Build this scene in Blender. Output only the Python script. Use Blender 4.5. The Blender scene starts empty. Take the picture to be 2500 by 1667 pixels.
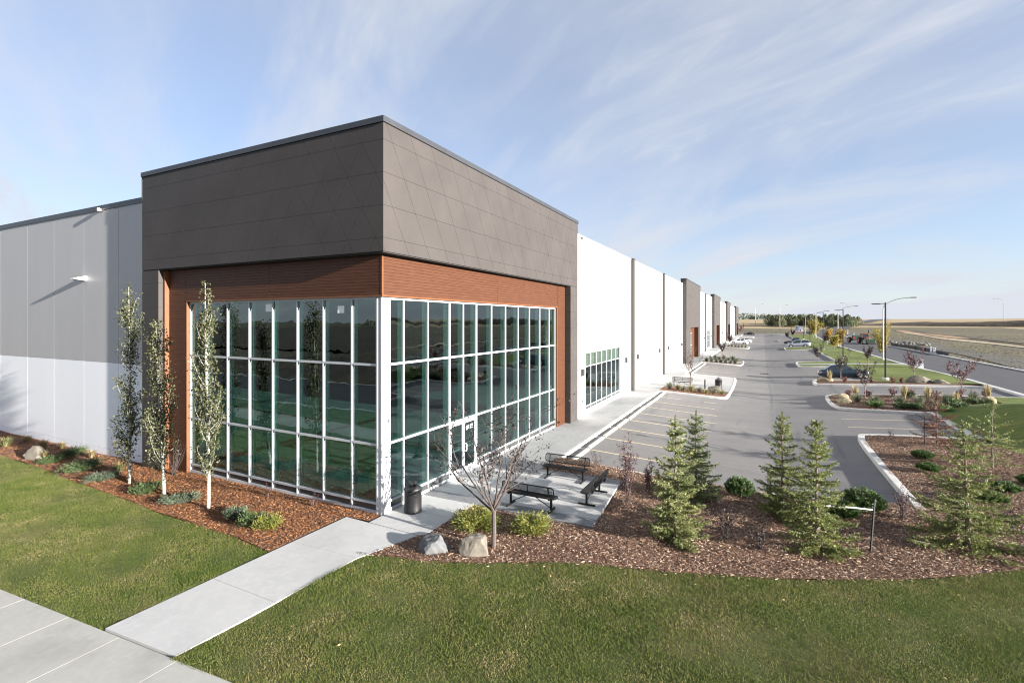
import bpy, bmesh, math, random
import numpy as np
from mathutils import Vector, Matrix

R = math.radians
random.seed(7)
scn = bpy.context.scene
COL = scn.collection

# ------------------------------------------------------------------ camera, sky, sun, exposure
cam_d = bpy.data.cameras.new("camera")
cam = bpy.data.objects.new("camera", cam_d)
COL.objects.link(cam)
cam.location = (10.826, -12.305, 6.15)
cam.rotation_euler = (R(90), 0, R(26.697))
cam_d.sensor_width = 36.0
cam_d.lens = 36.0 * 1217.0 / 2500.0
cam_d.shift_y = -49.5 / 2500.0
cam_d.clip_start = 0.1
cam_d.clip_end = 6000.0
scn.camera = cam

SUN_EL, SUN_AZ = 11.5, 4.9          # elevation; degrees from +X towards -Y
SUN_STRENGTH = 4.6
SKY_STRENGTH = 0.05
CLOUD = 3.3
scn.view_settings.view_transform = 'Standard'
scn.view_settings.look = 'None'
scn.view_settings.gamma = 1.0
scn.view_settings.use_curve_mapping = False
scn.view_settings.exposure = 2.32
scn.cycles.pixel_filter_type = 'BLACKMAN_HARRIS'
scn.cycles.filter_width = 1.15

world = bpy.data.worlds.new("World")
scn.world = world
world.use_nodes = True
wn = world.node_tree
wn.nodes.clear()
def W(t, **kw):
    n = wn.nodes.new(t)
    for k, v in kw.items():
        setattr(n, k, v)
    return n
def wl(a, b):
    wn.links.new(a, b)
w_out = W('ShaderNodeOutputWorld')
w_bg = W('ShaderNodeBackground')
w_bg.inputs['Strength'].default_value = SKY_STRENGTH
sky = W('ShaderNodeTexSky', sky_type='NISHITA')
sky.sun_disc = False
sky.sun_elevation = R(SUN_EL)
sky.sun_rotation = R(90.0 + SUN_AZ)
sky.altitude = 1000.0
sky.air_density = 1.0
sky.dust_density = 0.3
sky.ozone_density = 3.0
geo = W('ShaderNodeTexCoord')
sep = W('ShaderNodeSeparateXYZ')
wl(geo.outputs['Generated'], sep.inputs[0])
def wmath(op, a, b=None, clamp=False):
    n = W('ShaderNodeMath', operation=op)
    n.use_clamp = clamp
    for i, v in enumerate((a, b)):
        if v is None:
            continue
        if hasattr(v, 'links') or hasattr(v, 'is_linked'):
            wl(v, n.inputs[i])
        else:
            n.inputs[i].default_value = v
    return n.outputs[0]
zc = wmath('MAXIMUM', sep.outputs['Z'], 0.0)
zd = wmath('ADD', zc, 0.30)
cx = wmath('DIVIDE', sep.outputs['X'], zd)
cy = wmath('DIVIDE', sep.outputs['Y'], zd)
comb = W('ShaderNodeCombineXYZ')
wl(cx, comb.inputs['X'])
wl(cy, comb.inputs['Y'])
def cloud_layer(rot, sc, offs, detail, rough, dist):
    m = W('ShaderNodeMapping')
    m.vector_type = 'TEXTURE'
    m.inputs['Rotation'].default_value = (0, 0, R(rot))
    m.inputs['Scale'].default_value = tuple(1.0 / q for q in sc)
    m.inputs['Location'].default_value = offs
    wl(comb.outputs[0], m.inputs['Vector'])
    n = W('ShaderNodeTexNoise')
    n.inputs['Scale'].default_value = 1.0
    n.inputs['Detail'].default_value = detail
    n.inputs['Roughness'].default_value = rough
    n.inputs['Distortion'].default_value = dist
    wl(m.outputs[0], n.inputs['Vector'])
    return n.outputs['Fac']
def ramp(fac, a, b):
    n = W('ShaderNodeMapRange')
    n.interpolation_type = 'SMOOTHSTEP'
    n.inputs['From Min'].default_value = a
    n.inputs['From Max'].default_value = b
    wl(fac, n.inputs['Value'])
    return n.outputs['Result']
streak = ramp(cloud_layer(57, (2.3, 0.85, 1), (3.1, 0.7, 0), 7, 0.56, 0.7), 0.42, 0.72)
veil = ramp(cloud_layer(50, (1.1, 0.55, 1), (8.3, 2.2, 0), 4, 0.5, 0.3), 0.36, 0.66)
fine = ramp(cloud_layer(61, (6.5, 1.9, 1), (1.2, 5.2, 0), 8, 0.62, 1.0), 0.44, 0.80)
c1 = wmath('MULTIPLY', streak, 0.62)
c2 = wmath('MULTIPLY', veil, 0.40)
c3 = wmath('MULTIPLY', wmath('MULTIPLY', fine, veil), 0.62)
cl = wmath('ADD', wmath('ADD', c1, c2), c3, clamp=True)
cl = wmath('ADD', wmath('MULTIPLY', cl, 0.66), 0.38, clamp=True)
hz = wmath('POWER', wmath('SUBTRACT', 1.0, zc), 9.0)
cl = wmath('ADD', cl, wmath('MULTIPLY', hz, 0.28), clamp=True)
# thin out at the horizon where the veil merges with haze
mixc = W('ShaderNodeMix', data_type='RGBA')
wl(cl, mixc.inputs['Factor'])
gain = W('ShaderNodeMix', data_type='RGBA', blend_type='MULTIPLY')
gain.inputs['Factor'].default_value = 1.0
gain.inputs['B'].default_value = (1.06, 1.0, 1.03, 1)
wl(sky.outputs['Color'], gain.inputs['A'])
wl(gain.outputs['Result'], mixc.inputs['A'])
mixc.inputs['B'].default_value = (0.90 * CLOUD, 0.945 * CLOUD, 1.04 * CLOUD, 1)
wl(mixc.outputs['Result'], w_bg.inputs['Color'])
wl(w_bg.outputs[0], w_out.inputs['Surface'])

sun_d = bpy.data.lights.new("sun", 'SUN')
sun_d.energy = SUN_STRENGTH
sun_d.angle = R(0.53)
sun_d.color = (1.0, 0.945, 0.87)
sun = bpy.data.objects.new("sun", sun_d)
COL.objects.link(sun)
_tosun = Vector((math.cos(R(SUN_EL)) * math.cos(R(SUN_AZ)), -math.cos(R(SUN_EL)) * math.sin(R(SUN_AZ)), math.sin(R(SUN_EL))))
sun.rotation_euler = _tosun.to_track_quat('Z', 'Y').to_euler()
sun.location = (60, -10, 30)

# ------------------------------------------------------------------ materials
def new_mat(name):
    m = bpy.data.materials.new(name)
    m.use_nodes = True
    nt = m.node_tree
    b = nt.nodes['Principled BSDF']
    return m, nt, b
def mat(name, col, rough=0.6, metal=0.0, var=0.0, scale=3.0, bump=0.0, bscale=40.0, spec=None, col2=None,
        island=0.0, stretch=(1, 1, 1), coat=0.0, trans=0.0, detail=5.0):
    m, nt, b = new_mat(name)
    N, L = nt.nodes, nt.links
    b.inputs['Base Color'].default_value = (*col, 1)
    b.inputs['Roughness'].default_value = rough
    b.inputs['Metallic'].default_value = metal
    if spec is not None:
        b.inputs['Specular IOR Level'].default_value = spec
    if coat:
        b.inputs['Coat Weight'].default_value = coat
        b.inputs['Coat Roughness'].default_value = 0.05
    g = N.new('ShaderNodeNewGeometry')
    mp = N.new('ShaderNodeMapping')
    mp.inputs['Scale'].default_value = stretch
    L.new(g.outputs['Position'], mp.inputs['Vector'])
    cur = None
    if var > 0 or col2 is not None:
        n = N.new('ShaderNodeTexNoise')
        n.inputs['Scale'].default_value = scale
        n.inputs['Detail'].default_value = detail
        n.inputs['Roughness'].default_value = 0.6
        L.new(mp.outputs[0], n.inputs['Vector'])
        mx = N.new('ShaderNodeMix')
        mx.data_type = 'RGBA'
        c2 = col2 if col2 is not None else tuple(c * (1 - var) for c in col)
        c1 = col if col2 is not None else tuple(min(1, c * (1 + var)) for c in col)
        mx.inputs['A'].default_value = (*c1, 1)
        mx.inputs['B'].default_value = (*c2, 1)
        mr = N.new('ShaderNodeMapRange')
        mr.inputs['From Min'].default_value = 0.32
        mr.inputs['From Max'].default_value = 0.68
        L.new(n.outputs['Fac'], mr.inputs['Value'])
        L.new(mr.outputs[0], mx.inputs['Factor'])
        cur = mx.outputs['Result']
    if island > 0:
        hs = N.new('ShaderNodeHueSaturation')
        mr2 = N.new('ShaderNodeMapRange')
        mr2.inputs['To Min'].default_value = 1 - island
        mr2.inputs['To Max'].default_value = 1 + island
        L.new(g.outputs['Random Per Island'], mr2.inputs['Value'])
        L.new(mr2.outputs[0], hs.inputs['Value'])
        if cur is not None:
            L.new(cur, hs.inputs['Color'])
        else:
            hs.inputs['Color'].default_value = (*col, 1)
        cur = hs.outputs[0]
    if cur is not None:
        L.new(cur, b.inputs['Base Color'])
    if bump > 0:
        n2 = N.new('ShaderNodeTexNoise')
        n2.inputs['Scale'].default_value = bscale
        n2.inputs['Detail'].default_value = 6
        L.new(mp.outputs[0], n2.inputs['Vector'])
        bp = N.new('ShaderNodeBump')
        bp.inputs['Strength'].default_value = min(1.0, bump)
        bp.inputs['Distance'].default_value = 0.02
        L.new(n2.outputs['Fac'], bp.inputs['Height'])
        L.new(bp.outputs[0], b.inputs['Normal'])
    if trans > 0:
        tr = N.new('ShaderNodeBsdfTranslucent')
        if cur is not None:
            L.new(cur, tr.inputs['Color'])
        else:
            tr.inputs['Color'].default_value = (*col, 1)
        ms = N.new('ShaderNodeMixShader')
        ms.inputs[0].default_value = trans
        out = N['Material Output']
        L.new(b.outputs[0], ms.inputs[1])
        L.new(tr.outputs[0], ms.inputs[2])
        L.new(ms.outputs[0], out.inputs['Surface'])
    return m

def layered(name, cols, scales, rough=0.9, stretch=(1, 1, 1), bump=0.3, bscale=60.0, lo=0.4, hi=0.62, bdist=0.02, per=None):
    """several noise octaves, each blending in a further colour"""
    m, nt, b = new_mat(name)
    N, L = nt.nodes, nt.links
    b.inputs['Roughness'].default_value = rough
    b.inputs['Specular IOR Level'].default_value = 0.25
    g = N.new('ShaderNodeNewGeometry')
    mp = N.new('ShaderNodeMapping')
    mp.inputs['Scale'].default_value = stretch
    L.new(g.outputs['Position'], mp.inputs['Vector'])
    prev = None
    for i, (c, s) in enumerate(zip(cols[1:], scales)):
        n = N.new('ShaderNodeTexNoise')
        n.inputs['Scale'].default_value = s
        n.inputs['Detail'].default_value = 6
        n.inputs['Roughness'].default_value = 0.62
        of = N.new('ShaderNodeVectorMath')
        of.operation = 'ADD'
        of.inputs[1].default_value = (i * 13.7, i * 5.1, i * 2.3)
        L.new(mp.outputs[0], of.inputs[0])
        lo_, hi_ = lo, hi
        if per and per[i]:
            lo_, hi_ = per[i][0], per[i][1]
            m3 = N.new('ShaderNodeMapping')
            m3.inputs['Scale'].default_value = per[i][2]
            L.new(of.outputs[0], m3.inputs['Vector'])
            L.new(m3.outputs[0], n.inputs['Vector'])
        else:
            L.new(of.outputs[0], n.inputs['Vector'])
        mr = N.new('ShaderNodeMapRange')
        mr.interpolation_type = 'SMOOTHSTEP'
        mr.inputs['From Min'].default_value = lo_
        mr.inputs['From Max'].default_value = hi_
        L.new(n.outputs['Fac'], mr.inputs['Value'])
        mx = N.new('ShaderNodeMix')
        mx.data_type = 'RGBA'
        if prev is None:
            mx.inputs['A'].default_value = (*cols[0], 1)
        else:
            L.new(prev, mx.inputs['A'])
        mx.inputs['B'].default_value = (*c, 1)
        L.new(mr.outputs[0], mx.inputs['Factor'])
        prev = mx.outputs['Result']
    L.new(prev, b.inputs['Base Color'])
    if bump > 0:
        n2 = N.new('ShaderNodeTexNoise')
        n2.inputs['Scale'].default_value = bscale
        n2.inputs['Detail'].default_value = 8
        L.new(g.outputs['Position'], n2.inputs['Vector'])
        bp = N.new('ShaderNodeBump')
        bp.inputs['Strength'].default_value = bump
        bp.inputs['Distance'].default_value = bdist
        L.new(n2.outputs['Fac'], bp.inputs['Height'])
        L.new(bp.outputs[0], b.inputs['Normal'])
    return m

def glass_mat(name, tint, ior=1.7, gloss=(0.78, 0.95, 0.98), wave=0.0):
    m, nt, b = new_mat(name)
    N, L = nt.nodes, nt.links
    N.remove(b)
    out = N['Material Output']
    t = N.new('ShaderNodeBsdfTransparent')
    t.inputs['Color'].default_value = (*tint, 1)
    gl = N.new('ShaderNodeBsdfGlossy')
    gl.inputs['Color'].default_value = (*gloss, 1)
    gl.inputs['Roughness'].default_value = 0.0
    lw = N.new('ShaderNodeFresnel')
    lw.inputs['IOR'].default_value = ior
    g = N.new('ShaderNodeNewGeometry')
    inv = N.new('ShaderNodeMath')
    inv.operation = 'SUBTRACT'
    inv.inputs[0].default_value = 1.0
    L.new(g.outputs['Backfacing'], inv.inputs[1])
    mul = N.new('ShaderNodeMath')
    mul.operation = 'MULTIPLY'
    L.new(lw.outputs[0], mul.inputs[0])
    L.new(inv.outputs[0], mul.inputs[1])
    ms = N.new('ShaderNodeMixShader')
    L.new(mul.outputs[0], ms.inputs[0])
    L.new(t.outputs[0], ms.inputs[1])
    L.new(gl.outputs[0], ms.inputs[2])
    L.new(ms.outputs[0], out.inputs['Surface'])
    if wave > 0:
        n2 = N.new('ShaderNodeTexNoise')
        n2.inputs['Scale'].default_value = 0.9
        n2.inputs['Detail'].default_value = 2
        L.new(g.outputs['Position'], n2.inputs['Vector'])
        bp = N.new('ShaderNodeBump')
        bp.inputs['Strength'].default_value = 0.5
        bp.inputs['Distance'].default_value = wave
        L.new(n2.outputs['Fac'], bp.inputs['Height'])
        L.new(bp.outputs[0], gl.inputs['Normal'])
    return m

M = {}
M['panel'] = mat('dark_taupe_panel', (0.047, 0.041, 0.0385), 0.62, var=0.10, scale=0.7, bump=0.06, bscale=90, spec=0.3)
M['panel_gap'] = mat('panel_reveal', (0.022, 0.019, 0.018), 0.9)
M['cap'] = mat('slate_flashing', (0.050, 0.053, 0.060), 0.42, metal=0.35, var=0.12, scale=1.2)
M['wood'] = mat('cedar_plank', (0.080, 0.031, 0.0145), 0.5, spec=0.25, var=0.0, col2=(0.055, 0.020, 0.0095), scale=2.0, stretch=(1, 1, 14), bump=0.15, bscale=20, island=0.10)
M['wood_gap'] = mat('cedar_shadow_gap', (0.03, 0.011, 0.007), 0.8)
M['wood_trim'] = mat('cedar_trim', (0.135, 0.047, 0.014), 0.5, var=0.12, scale=3)
M['alu'] = mat('white_aluminium', (0.40, 0.41, 0.425), 0.38, metal=0.0, var=0.05, scale=1.5)
M['alu_in'] = mat('mullion_tube', (0.72, 0.78, 0.76), 0.45, var=0.05)
M['glass'] = glass_mat('green_tinted_glass', (0.47, 0.62, 0.59), ior=2.2, wave=0.010)
M['glass_light'] = glass_mat('pale_window_glass', (0.84, 0.90, 0.88), ior=1.7, wave=0.010)
M['glass_sp'] = mat('spandrel_glass', (0.045, 0.05, 0.05), 0.12, var=0.1)
M['blind'] = mat('roller_blind', (0.105, 0.108, 0.092), 0.8, var=0.04, scale=2)
M['white_wall'] = mat('white_painted_concrete', (0.60, 0.60, 0.597), 0.7, var=0.025, scale=0.6, stretch=(1, 1, 0.12), bump=0.05, bscale=40)
M['white_panel'] = mat('white_metal_panel', (0.78, 0.79, 0.82), 0.5, var=0.02, scale=0.5, stretch=(1, 1, 0.2))
M['grey_panel'] = mat('light_grey_metal_panel', (0.37, 0.365, 0.37), 0.5, var=0.04, scale=0.5, stretch=(1, 1, 0.2))
M['seal'] = mat('panel_joint_sealant', (0.62, 0.62, 0.60), 0.5)
M['pilaster'] = mat('grey_pilaster', (0.050, 0.046, 0.043), 0.6, var=0.06)
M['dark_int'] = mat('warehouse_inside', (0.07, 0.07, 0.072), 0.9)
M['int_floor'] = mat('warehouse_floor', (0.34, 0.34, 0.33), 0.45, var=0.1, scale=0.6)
M['fix'] = mat('silver_fixture', (0.10, 0.10, 0.105), 0.4, metal=0.3)
M['fix_dark'] = mat('dark_fixture', (0.03, 0.03, 0.033), 0.4)
M['fix_white'] = mat('white_fixture', (0.8, 0.8, 0.8), 0.4)
M['paper'] = mat('white_notice', (0.75, 0.78, 0.74), 0.8)
M['conc'] = layered('broomed_concrete', [(0.40, 0.398, 0.392), (0.36, 0.36, 0.355), (0.43, 0.428, 0.42), (0.32, 0.32, 0.316)], [0.9, 6.0, 0.35], rough=0.85, bump=0.12, bscale=160, lo=0.42, hi=0.75)
M['conc_walk'] = layered('sidewalk_concrete', [(0.27, 0.27, 0.268), (0.24, 0.24, 0.238), (0.30, 0.30, 0.297), (0.20, 0.20, 0.20)], [0.9, 6.0, 0.35], rough=0.85, bump=0.12, bscale=160, lo=0.42, hi=0.75)
M['conc_old'] = layered('weathered_concrete', [(0.335, 0.33, 0.305), (0.295, 0.29, 0.268), (0.365, 0.36, 0.335), (0.24, 0.24, 0.22)], [1.1, 7.0, 0.5], rough=0.88, bump=0.15, bscale=140, lo=0.42, hi=0.78)
M['conc_band'] = layered('grey_concrete_band', [(0.165, 0.168, 0.178), (0.14, 0.143, 0.152), (0.19, 0.192, 0.20)], [1.2, 7.0], rough=0.85, bump=0.1, bscale=150)
M['conc_joint'] = mat('concrete_joint', (0.14, 0.14, 0.13), 0.95, var=0.1)
M['kerb'] = layered('concrete_kerb', [(0.42, 0.415, 0.40), (0.35, 0.345, 0.335), (0.46, 0.455, 0.44)], [1.5, 9.0], rough=0.85, bump=0.1, bscale=120)
M['asphalt'] = layered('worn_asphalt', [(0.142, 0.137, 0.135), (0.168, 0.161, 0.156), (0.118, 0.115, 0.116), (0.155, 0.149, 0.146), (0.105, 0.103, 0.105), (0.178, 0.172, 0.166), (0.070, 0.069, 0.070)], [0.25, 0.6, 7.0, 1.0, 1.0, 1.6], per=[None, None, None, (0.56, 0.72, (2.4, 0.06, 1)), (0.60, 0.76, (0.12, 1.6, 1)), (0.70, 0.76, (1, 1, 1))], rough=0.8, stretch=(0.5, 1, 1), bump=0.25, bscale=220, lo=0.42, hi=0.7, bdist=0.008)
M['asphalt_seam'] = mat('asphalt_seam', (0.10, 0.10, 0.10), 0.8, var=0.2, scale=3)
M['asphalt_new'] = layered('new_asphalt', [(0.072, 0.070, 0.074), (0.085, 0.083, 0.086), (0.062, 0.06, 0.064)], [0.3, 2.0], rough=0.75, stretch=(2.0, 0.2, 1), bump=0.25, bscale=200, lo=0.42, hi=0.66, bdist=0.008)
M['paint'] = mat('yellow_white_paint', (0.58, 0.47, 0.27), 0.7, var=0.0, col2=(0.40, 0.34, 0.22), scale=6)
M['stop'] = mat('wheel_stop_concrete', (0.40, 0.39, 0.36), 0.85, var=0.08, scale=5, bump=0.1)
M['lawn'] = layered('lawn_soil', [(0.052, 0.070, 0.017), (0.078, 0.082, 0.028), (0.040, 0.060, 0.014), (0.105, 0.090, 0.042)], [0.55, 1.3, 0.28], rough=0.95, bump=0.6, bscale=60, lo=0.44, hi=0.66)
M['lawn_far'] = layered('bright_lawn', [(0.105, 0.135, 0.024), (0.145, 0.155, 0.036), (0.075, 0.105, 0.018)], [0.5, 2.5], rough=0.95, stretch=(0.5, 1.6, 1), bump=0.6, bscale=40)
M['mulch_base'] = layered('mulch_soil', [(0.12, 0.068, 0.046), (0.085, 0.048, 0.034), (0.16, 0.095, 0.066)], [2.0, 14.0], rough=0.95, bump=0.8, bscale=45, bdist=0.03)
M['field'] = layered('field_ground', [(0.095, 0.082, 0.068), (0.080, 0.080, 0.042), (0.125, 0.104, 0.068), (0.058, 0.052, 0.047), (0.092, 0.092, 0.045), (0.150, 0.124, 0.082)], [0.016, 0.035, 0.10, 0.35, 1.1], rough=1.0, stretch=(0.4, 1.3, 1), bump=0.9, bscale=1.6, lo=0.47, hi=0.57, bdist=0.5)
M['tan_hill'] = layered('dry_grass_hill', [(0.30, 0.225, 0.125), (0.24, 0.185, 0.10), (0.35, 0.27, 0.155)], [0.01, 0.05], rough=1.0, stretch=(0.3, 1.5, 1), bump=0.4, bscale=2.0, bdist=0.3)
M['berm'] = layered('dark_soil', [(0.075, 0.058, 0.042), (0.10, 0.08, 0.05), (0.05, 0.04, 0.032)], [0.05, 0.2], rough=1.0, bump=0.8, bscale=1.0, bdist=0.5)
M['grey_dirt'] = layered('grey_dirt', [(0.095, 0.088, 0.082), (0.070, 0.065, 0.060), (0.120, 0.108, 0.094), (0.085, 0.082, 0.055)], [0.08, 0.5, 0.2], rough=1.0, stretch=(0.6, 1.2, 1), bump=0.7, bscale=2.0, lo=0.45, hi=0.6, bdist=0.2)
M['path_tan'] = mat('tan_dirt', (0.33, 0.26, 0.17), 0.95, var=0.2, scale=0.2)
M['rust_dirt'] = mat('rust_dirt', (0.25, 0.14, 0.06), 0.95, var=0.25, scale=0.15)
M['blackmetal'] = mat('black_coated_metal', (0.008, 0.008, 0.009), 0.5, spec=0.25, var=0.1)
M['bin'] = mat('bin_metal', (0.012, 0.012, 0.013), 0.5, spec=0.2, var=0.15, scale=8)
M['bin_lid'] = mat('bin_lid_metal', (0.022, 0.022, 0.023), 0.5, var=0.1)
M['galv'] = mat('galvanised_steel', (0.30, 0.30, 0.29), 0.45, metal=0.2, var=0.06)
M['lamp_black'] = mat('black_pole_paint', (0.006, 0.006, 0.007), 0.5, spec=0.2)
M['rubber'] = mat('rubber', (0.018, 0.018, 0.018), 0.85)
M['rim'] = mat('alloy_rim', (0.55, 0.56, 0.58), 0.3, metal=0.6)
M['carglass'] = mat('car_window', (0.02, 0.028, 0.035), 0.05, spec=0.8)
M['red'] = mat('tail_light_red', (0.35, 0.02, 0.03), 0.2)
M['lens'] = mat('head_light_lens', (0.75, 0.76, 0.78), 0.1)
M['bark_white'] = mat('pale_birch_bark', (0.36, 0.35, 0.30), 0.8, var=0.0, col2=(0.16, 0.155, 0.13), scale=9, stretch=(1, 1, 3), bump=0.2)
M['bark'] = mat('grey_brown_bark', (0.14, 0.10, 0.085), 0.85, var=0.3, scale=12, bump=0.3)
M['bark_red'] = mat('reddish_twig_bark', (0.068, 0.053, 0.048), 0.75, var=0.25, scale=14, bump=0.2)
M['leaf_aspen'] = mat('aspen_leaf', (0.048, 0.060, 0.024), 0.6, col2=(0.085, 0.084, 0.036), scale=2.0, island=0.4, trans=0.25)
M['leaf_yellow'] = mat('yellow_leaf', (0.30, 0.22, 0.03), 0.6, col2=(0.20, 0.19, 0.04), scale=0.9, island=0.3, trans=0.4)
M['leaf_orange'] = mat('orange_leaf', (0.33, 0.17, 0.03), 0.6, col2=(0.24, 0.19, 0.04), scale=0.9, island=0.3, trans=0.4)
M['leaf_dark'] = mat('dark_purple_leaf', (0.018, 0.013, 0.012), 0.6, col2=(0.034, 0.018, 0.016), scale=3.0, island=0.4, trans=0.2)
M['leaf_purple'] = mat('purple_leaf', (0.060, 0.022, 0.028), 0.55, col2=(0.095, 0.035, 0.034), scale=2.0, island=0.4, trans=0.25)
M['leaf_barberry'] = mat('red_barberry_leaf', (0.10, 0.026, 0.028), 0.6, col2=(0.15, 0.05, 0.04), scale=2.0, island=0.35, trans=0.25)
M['needle'] = mat('spruce_needle', (0.115, 0.150, 0.042), 0.6, col2=(0.190, 0.205, 0.058), scale=1.6, island=0.45, trans=0.22)
M['needle_pale'] = mat('pale_spruce_needle', (0.150, 0.180, 0.068), 0.6, col2=(0.230, 0.240, 0.088), scale=1.6, island=0.45, trans=0.22)
M['needle_blue'] = mat('cool_spruce_needle', (0.095, 0.130, 0.050), 0.6, col2=(0.150, 0.178, 0.064), scale=1.6, island=0.35, trans=0.2)
M['needle_dead'] = mat('dead_spruce_needle', (0.150, 0.068, 0.040), 0.8, col2=(0.115, 0.058, 0.038), scale=2.0, island=0.3, trans=0.2)
M['mugo'] = mat('mugo_needle', (0.045, 0.095, 0.020), 0.55, col2=(0.075, 0.130, 0.028), scale=4.0, island=0.35, trans=0.15)
M['juni_yellow'] = mat('gold_juniper', (0.19, 0.18, 0.026), 0.6, col2=(0.085, 0.11, 0.022), scale=4.0, island=0.35, trans=0.2)
M['juni_blue'] = mat('blue_juniper', (0.085, 0.110, 0.075), 0.65, col2=(0.060, 0.085, 0.045), scale=4.0, island=0.3, trans=0.15)
M['juni_green'] = mat('green_juniper', (0.060, 0.095, 0.028), 0.65, col2=(0.040, 0.068, 0.020), scale=4.0, island=0.3, trans=0.15)
M['straw'] = mat('straw_grass', (0.30, 0.24, 0.12), 0.8, island=0.3, trans=0.3)
M['greygrass'] = mat('blue_oat_grass', (0.15, 0.165, 0.11), 0.75, island=0.3, trans=0.3)
M['palegrass'] = mat('pale_green_grass', (0.19, 0.19, 0.08), 0.75, island=0.3, trans=0.3)
M['poplar'] = mat('poplar_crown', (0.13, 0.15, 0.075), 0.7, col2=(0.075, 0.10, 0.052), scale=0.25, island=0.3, trans=0.15)
M['poplar_b'] = mat('poplar_crown_olive', (0.17, 0.165, 0.08), 0.7, col2=(0.105, 0.12, 0.06), scale=0.25, island=0.3, trans=0.15)
M['rock_grey'] = mat('grey_granite', (0.085, 0.09, 0.094), 0.9, col2=(0.125, 0.126, 0.124), scale=5, bump=0.5, bscale=14)
M['rock_tan'] = mat('tan_sandstone', (0.15, 0.132, 0.105), 0.9, col2=(0.105, 0.093, 0.076), scale=4, bump=0.5, bscale=12)
M['rock_yellow'] = mat('yellow_sandstone', (0.25, 0.205, 0.13), 0.9, col2=(0.19, 0.155, 0.10), scale=4, bump=0.5, bscale=12)
M['orange'] = mat('orange_paint', (0.15, 0.040, 0.018), 0.5)
M['machine_green'] = mat('machine_green', (0.018, 0.045, 0.028), 0.4, coat=0.3)
M['silt'] = mat('black_silt_fabric', (0.025, 0.025, 0.03), 0.7, var=0.15, scale=3)
M['sign_white'] = mat('sign_board', (0.62, 0.62, 0.64), 0.6, var=0.05)
M['sign_purple'] = mat('sign_print', (0.13, 0.11, 0.24), 0.6)
M['rust'] = mat('rust_post', (0.30, 0.12, 0.07), 0.7)
M['rope'] = mat('white_strap', (0.62, 0.62, 0.60), 0.6)
M['plastic_grey'] = mat('pale_utility_box', (0.58, 0.60, 0.62), 0.6, var=0.05)
M['green_tag'] = mat('green_tape', (0.03, 0.22, 0.12), 0.5)
def chip_mat(name, ramp_cols):
    m, nt, b = new_mat(name)
    N, L = nt.nodes, nt.links
    g = N.new('ShaderNodeNewGeometry')
    cr = N.new('ShaderNodeValToRGB')
    els = cr.color_ramp.elements
    while len(els) < len(ramp_cols):
        els.new(0.5)
    for e, (p_, c) in zip(els, ramp_cols):
        e.position = p_
        e.color = (*c, 1)
    L.new(g.outputs['Random Per Island'], cr.inputs[0])
    L.new(cr.outputs[0], b.inputs['Base Color'])
    b.inputs['Roughness'].default_value = 0.85
    b.inputs['Specular IOR Level'].default_value = 0.25
    return m
M['chips_red'] = chip_mat('cedar_chips', [(0.0, (0.09, 0.034, 0.015)), (0.3, (0.20, 0.080, 0.032)), (0.6, (0.29, 0.122, 0.050)), (0.85, (0.37, 0.175, 0.080)), (1.0, (0.48, 0.28, 0.15))])
M['chips_grey'] = chip_mat('weathered_chips', [(0.0, (0.05, 0.027, 0.018)), (0.25, (0.125, 0.066, 0.043)), (0.5, (0.20, 0.115, 0.075)), (0.78, (0.34, 0.225, 0.155)), (1.0, (0.62, 0.49, 0.37))])
def blade_mat():
    m, nt, b = new_mat('grass_blades')
    N, L = nt.nodes, nt.links
    g = N.new('ShaderNodeNewGeometry')
    fac = None
    for sc_, wt, off in ((0.42, 0.80, 0.0), (1.5, 0.70, 7.0), (5.0, 0.30, 3.0)):
        ad = N.new('ShaderNodeVectorMath')
        ad.operation = 'ADD'
        ad.inputs[1].default_value = (off, off * 2, 0)
        L.new(g.outputs['Position'], ad.inputs[0])
        n = N.new('ShaderNodeTexNoise')
        n.inputs['Scale'].default_value = sc_
        n.inputs['Detail'].default_value = 4
        L.new(ad.outputs[0], n.inputs['Vector'])
        mu = N.new('ShaderNodeMath')
        mu.operation = 'MULTIPLY_ADD'
        L.new(n.outputs['Fac'], mu.inputs[0])
        mu.inputs[1].default_value = wt
        if fac is None:
            mu.inputs[2].default_value = -0.575
        else:
            L.new(fac, mu.inputs[2])
        fac = mu.outputs[0]
    mu = N.new('ShaderNodeMath')
    mu.operation = 'MULTIPLY_ADD'
    L.new(g.outputs['Random Per Island'], mu.inputs[0])
    mu.inputs[1].default_value = 0.42
    L.new(fac, mu.inputs[2])
    cr = N.new('ShaderNodeValToRGB')
    els = cr.color_ramp.elements
    while len(els) < 5:
        els.new(0.5)
    for e, (p_, c) in zip(els, [(0.08, (0.042, 0.084, 0.011)), (0.32, (0.080, 0.120, 0.020)), (0.52, (0.122, 0.145, 0.034)), (0.76, (0.200, 0.185, 0.072)), (0.92, (0.36, 0.295, 0.165))]):
        e.position = p_
        e.color = (*c, 1)
    L.new(mu.outputs[0], cr.inputs[0])
    L.new(cr.outputs[0], b.inputs['Base Color'])
    b.inputs['Roughness'].default_value = 0.7
    b.inputs['Specular IOR Level'].default_value = 0.2
    tr = N.new('ShaderNodeBsdfTranslucent')
    L.new(cr.outputs[0], tr.inputs['Color'])
    ms = N.new('ShaderNodeMixShader')
    ms.inputs[0].default_value = 0.30
    L.new(b.outputs[0], ms.inputs[1])
    L.new(tr.outputs[0], ms.inputs[2])
    L.new(ms.outputs[0], N['Material Output'].inputs['Surface'])
    return m
M['blades'] = blade_mat()

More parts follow.
